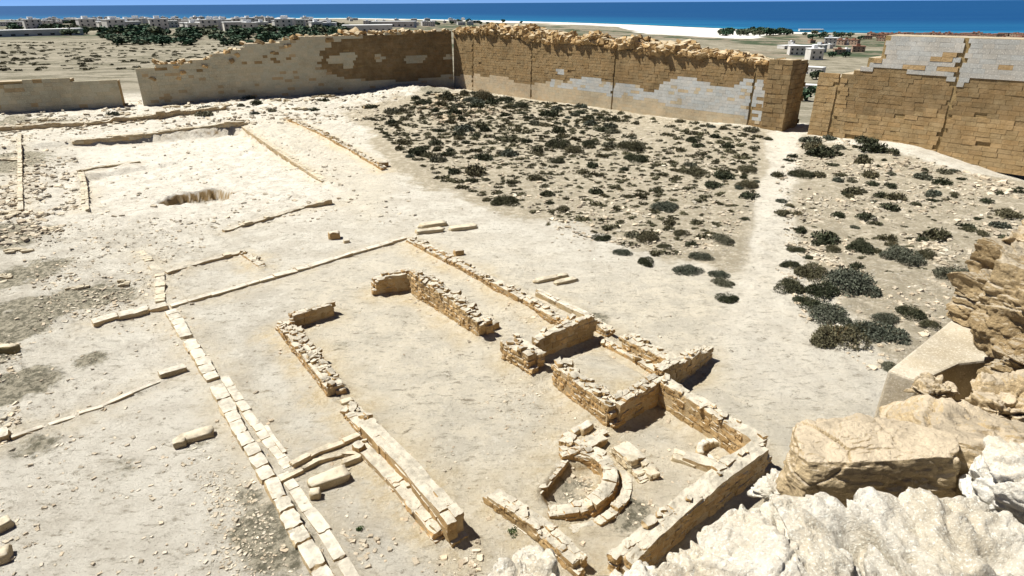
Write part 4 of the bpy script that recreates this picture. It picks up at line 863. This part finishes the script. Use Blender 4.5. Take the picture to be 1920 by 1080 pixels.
HP = {'white': [house_proto(0, 14, 11, 9, 'wwall', 'roofw'), house_proto(1, 20, 12, 7, 'wwall', 'roofw'), house_proto(0, 10, 9, 6.5, 'wwall', 'roofw')],
      'beige': [house_proto(0, 14, 10, 6.5, 'bwall', 'roofr'), house_proto(1, 18, 10, 6.5, 'bwall', 'roofr')],
      'shed': [house_proto(1, 34, 16, 5, 'wwall', 'roofw')]}
def house(px, py, kind, label, group=None, sc_=1., rz=None, sx=1., far=None):
    x, y, z = Gfar(px, py); label, group = bylr(px, py, label, group) if group else (label, group); root = empty('shed' if kind == 'shed' else 'house', (x, y, z), label, 'shed' if kind == 'shed' else 'house', group, R.uniform(-.4, .4) - math.atan2(x, y) if rz is None else rz)
    root.scale = (sc_ * sx, sc_, sc_)
    for o in R.choice(HP[kind]): c = o.copy(); C.objects.link(c); c.parent = root
def rowx(n, x0, x1, y0, y1, fn):
    for i in range(n): fn(R.uniform(x0, x1), R.uniform(y0, y1), i)
house(60, 68, 'shed', 'long flat pale-roofed shed at the far left edge of the plain', sx=2.2, sc_=.75)
house(385, 50, 'shed', 'long pale-roofed shed behind the left tree belt', sx=1.6)
house(735, 50, 'shed', 'very long white-roofed shed beyond the far corner, upper one', sx=1.5, sc_=1.3)
house(690, 60, 'shed', 'white-roofed shed beyond the far corner, lower left one', sx=1.2)
house(265, 50, 'shed', 'pale shed in the middle of the far left plain', sx=1.2)
rowx(46, 90, 520, 36.5, 38.5, lambda a, b_, i: house(a, b_, 'white', 'tiny white house in the left coastal row', 'white houses along the left coast', .9))
rowx(26, 0, 240, 39, 50, lambda a, b_, i: house(a, b_, 'white', 'small pale house among far left trees', 'houses among trees on the far left plain', .8))
rowx(60, 60, 640, 41, 60, lambda a, b_, i: house(a, b_, 'white', 'small white house between coast and the left tree belt', 'white houses behind the left tree belt', 1.0))
rowx(26, 640, 900, 38, 50, lambda a, b_, i: house(a, b_, 'white', 'small white building beyond the far wall corner', 'white buildings beyond the far corner', .7))
tg = ('dark green tree in the belt across the left plain', 'trees of the left plain')
rowx(130, 190, 650, 56, 86, lambda a, b_, i: tree(a, b_, R.uniform(2.2, 4) + (84 - b_) * .07, *tg, wd=1.9))
rowx(60, 370, 650, 47, 66, lambda a, b_, i: tree(a, b_, R.uniform(4, 6.5), *tg, wd=1.8))
rowx(60, 0, 330, 44, 68, lambda a, b_, i: tree(a, b_, R.uniform(4, 7), 'dark tree among the houses of the far left plain', 'trees of the far left plain', wd=1.7))
rowx(14, 760, 980, 40, 48, lambda a, b_, i: tree(a, b_, R.uniform(5, 9), 'small tree beyond the far wall near the coast', 'trees beyond the far wall', wd=1.4))
rowx(46, 1350, 1480, 62, 68, lambda a, b_, i: tree(a, b_, R.uniform(7, 11), 'dark tree in the row beside the white beach', 'trees beside the beach', wd=1.3))
for i in range(34): house(1632 + i * 9.2 + R.uniform(-3, 3), R.uniform(67, 71), 'beige', 'reddish beige house in the right coastal row', 'beige houses on the right coast', .62)
rowx(40, 1625, 1930, 66, 78, lambda a, b_, i: house(a, b_, 'beige', 'beige house in the second row behind the right wall', 'beige houses behind the right wall', .6))
rowx(16, 1480, 1620, 76, 104, lambda a, b_, i: house(a, b_, ('white', 'beige')[i % 3 == 0], 'small building in the cluster above the gateway', 'buildings above the gateway', R.uniform(.35, .6), rz=R.uniform(-1, 1)))
rowx(14, 1490, 1620, 62, 76, lambda a, b_, i: tree(a, b_, R.uniform(4, 8), 'tree between the gate view and the beach', 'trees seen over the gateway', wd=1.4))
for a, b_, sx, l in ((1480, 92, 1.0, 'white-roofed hall just above the left end of the gate rubble'), (1500, 104, .8, 'white-roofed hall lowest over the gate pier'), (1535, 98, .9, 'white-roofed hall in the middle above the gateway'), (1555, 88, .7, 'white-roofed hall behind the middle one above the gateway'), (1525, 112, .7, 'small white hall directly above the gateway')):
    house(a, b_, 'white' if sx < 1 else 'shed', l, sx=sx * R.uniform(.9, 1.3), sc_=R.uniform(.8, 1.1) if sx < 1 else .6, rz=R.uniform(-.8, .5))
for a, b_, l in ((1575, 84, 'beige house left of the pale wall top'), (1600, 84, 'beige house nearest the pale wall top'), (1608, 98, 'beige house low behind the slanting wall end')): house(a, b_, 'beige', l, sc_=.7)
house(1524, 140, 'white', 'pale building glimpsed through the gateway, upper', sc_=.5); house(1518, 172, 'white', 'pale building glimpsed through the gateway, lower', sc_=.35)
house(1520, 60, 'shed', 'low pale building with flat roof near the beach', sx=1.4, sc_=.8)
for a, b_ in ((1512, 190), (1530, 150), (1570, 100), (1585, 108), (1560, 108)): tree(a, b_, 5, 'dark tree close behind the gateway wall end', 'trees close behind the gateway', 1.2)
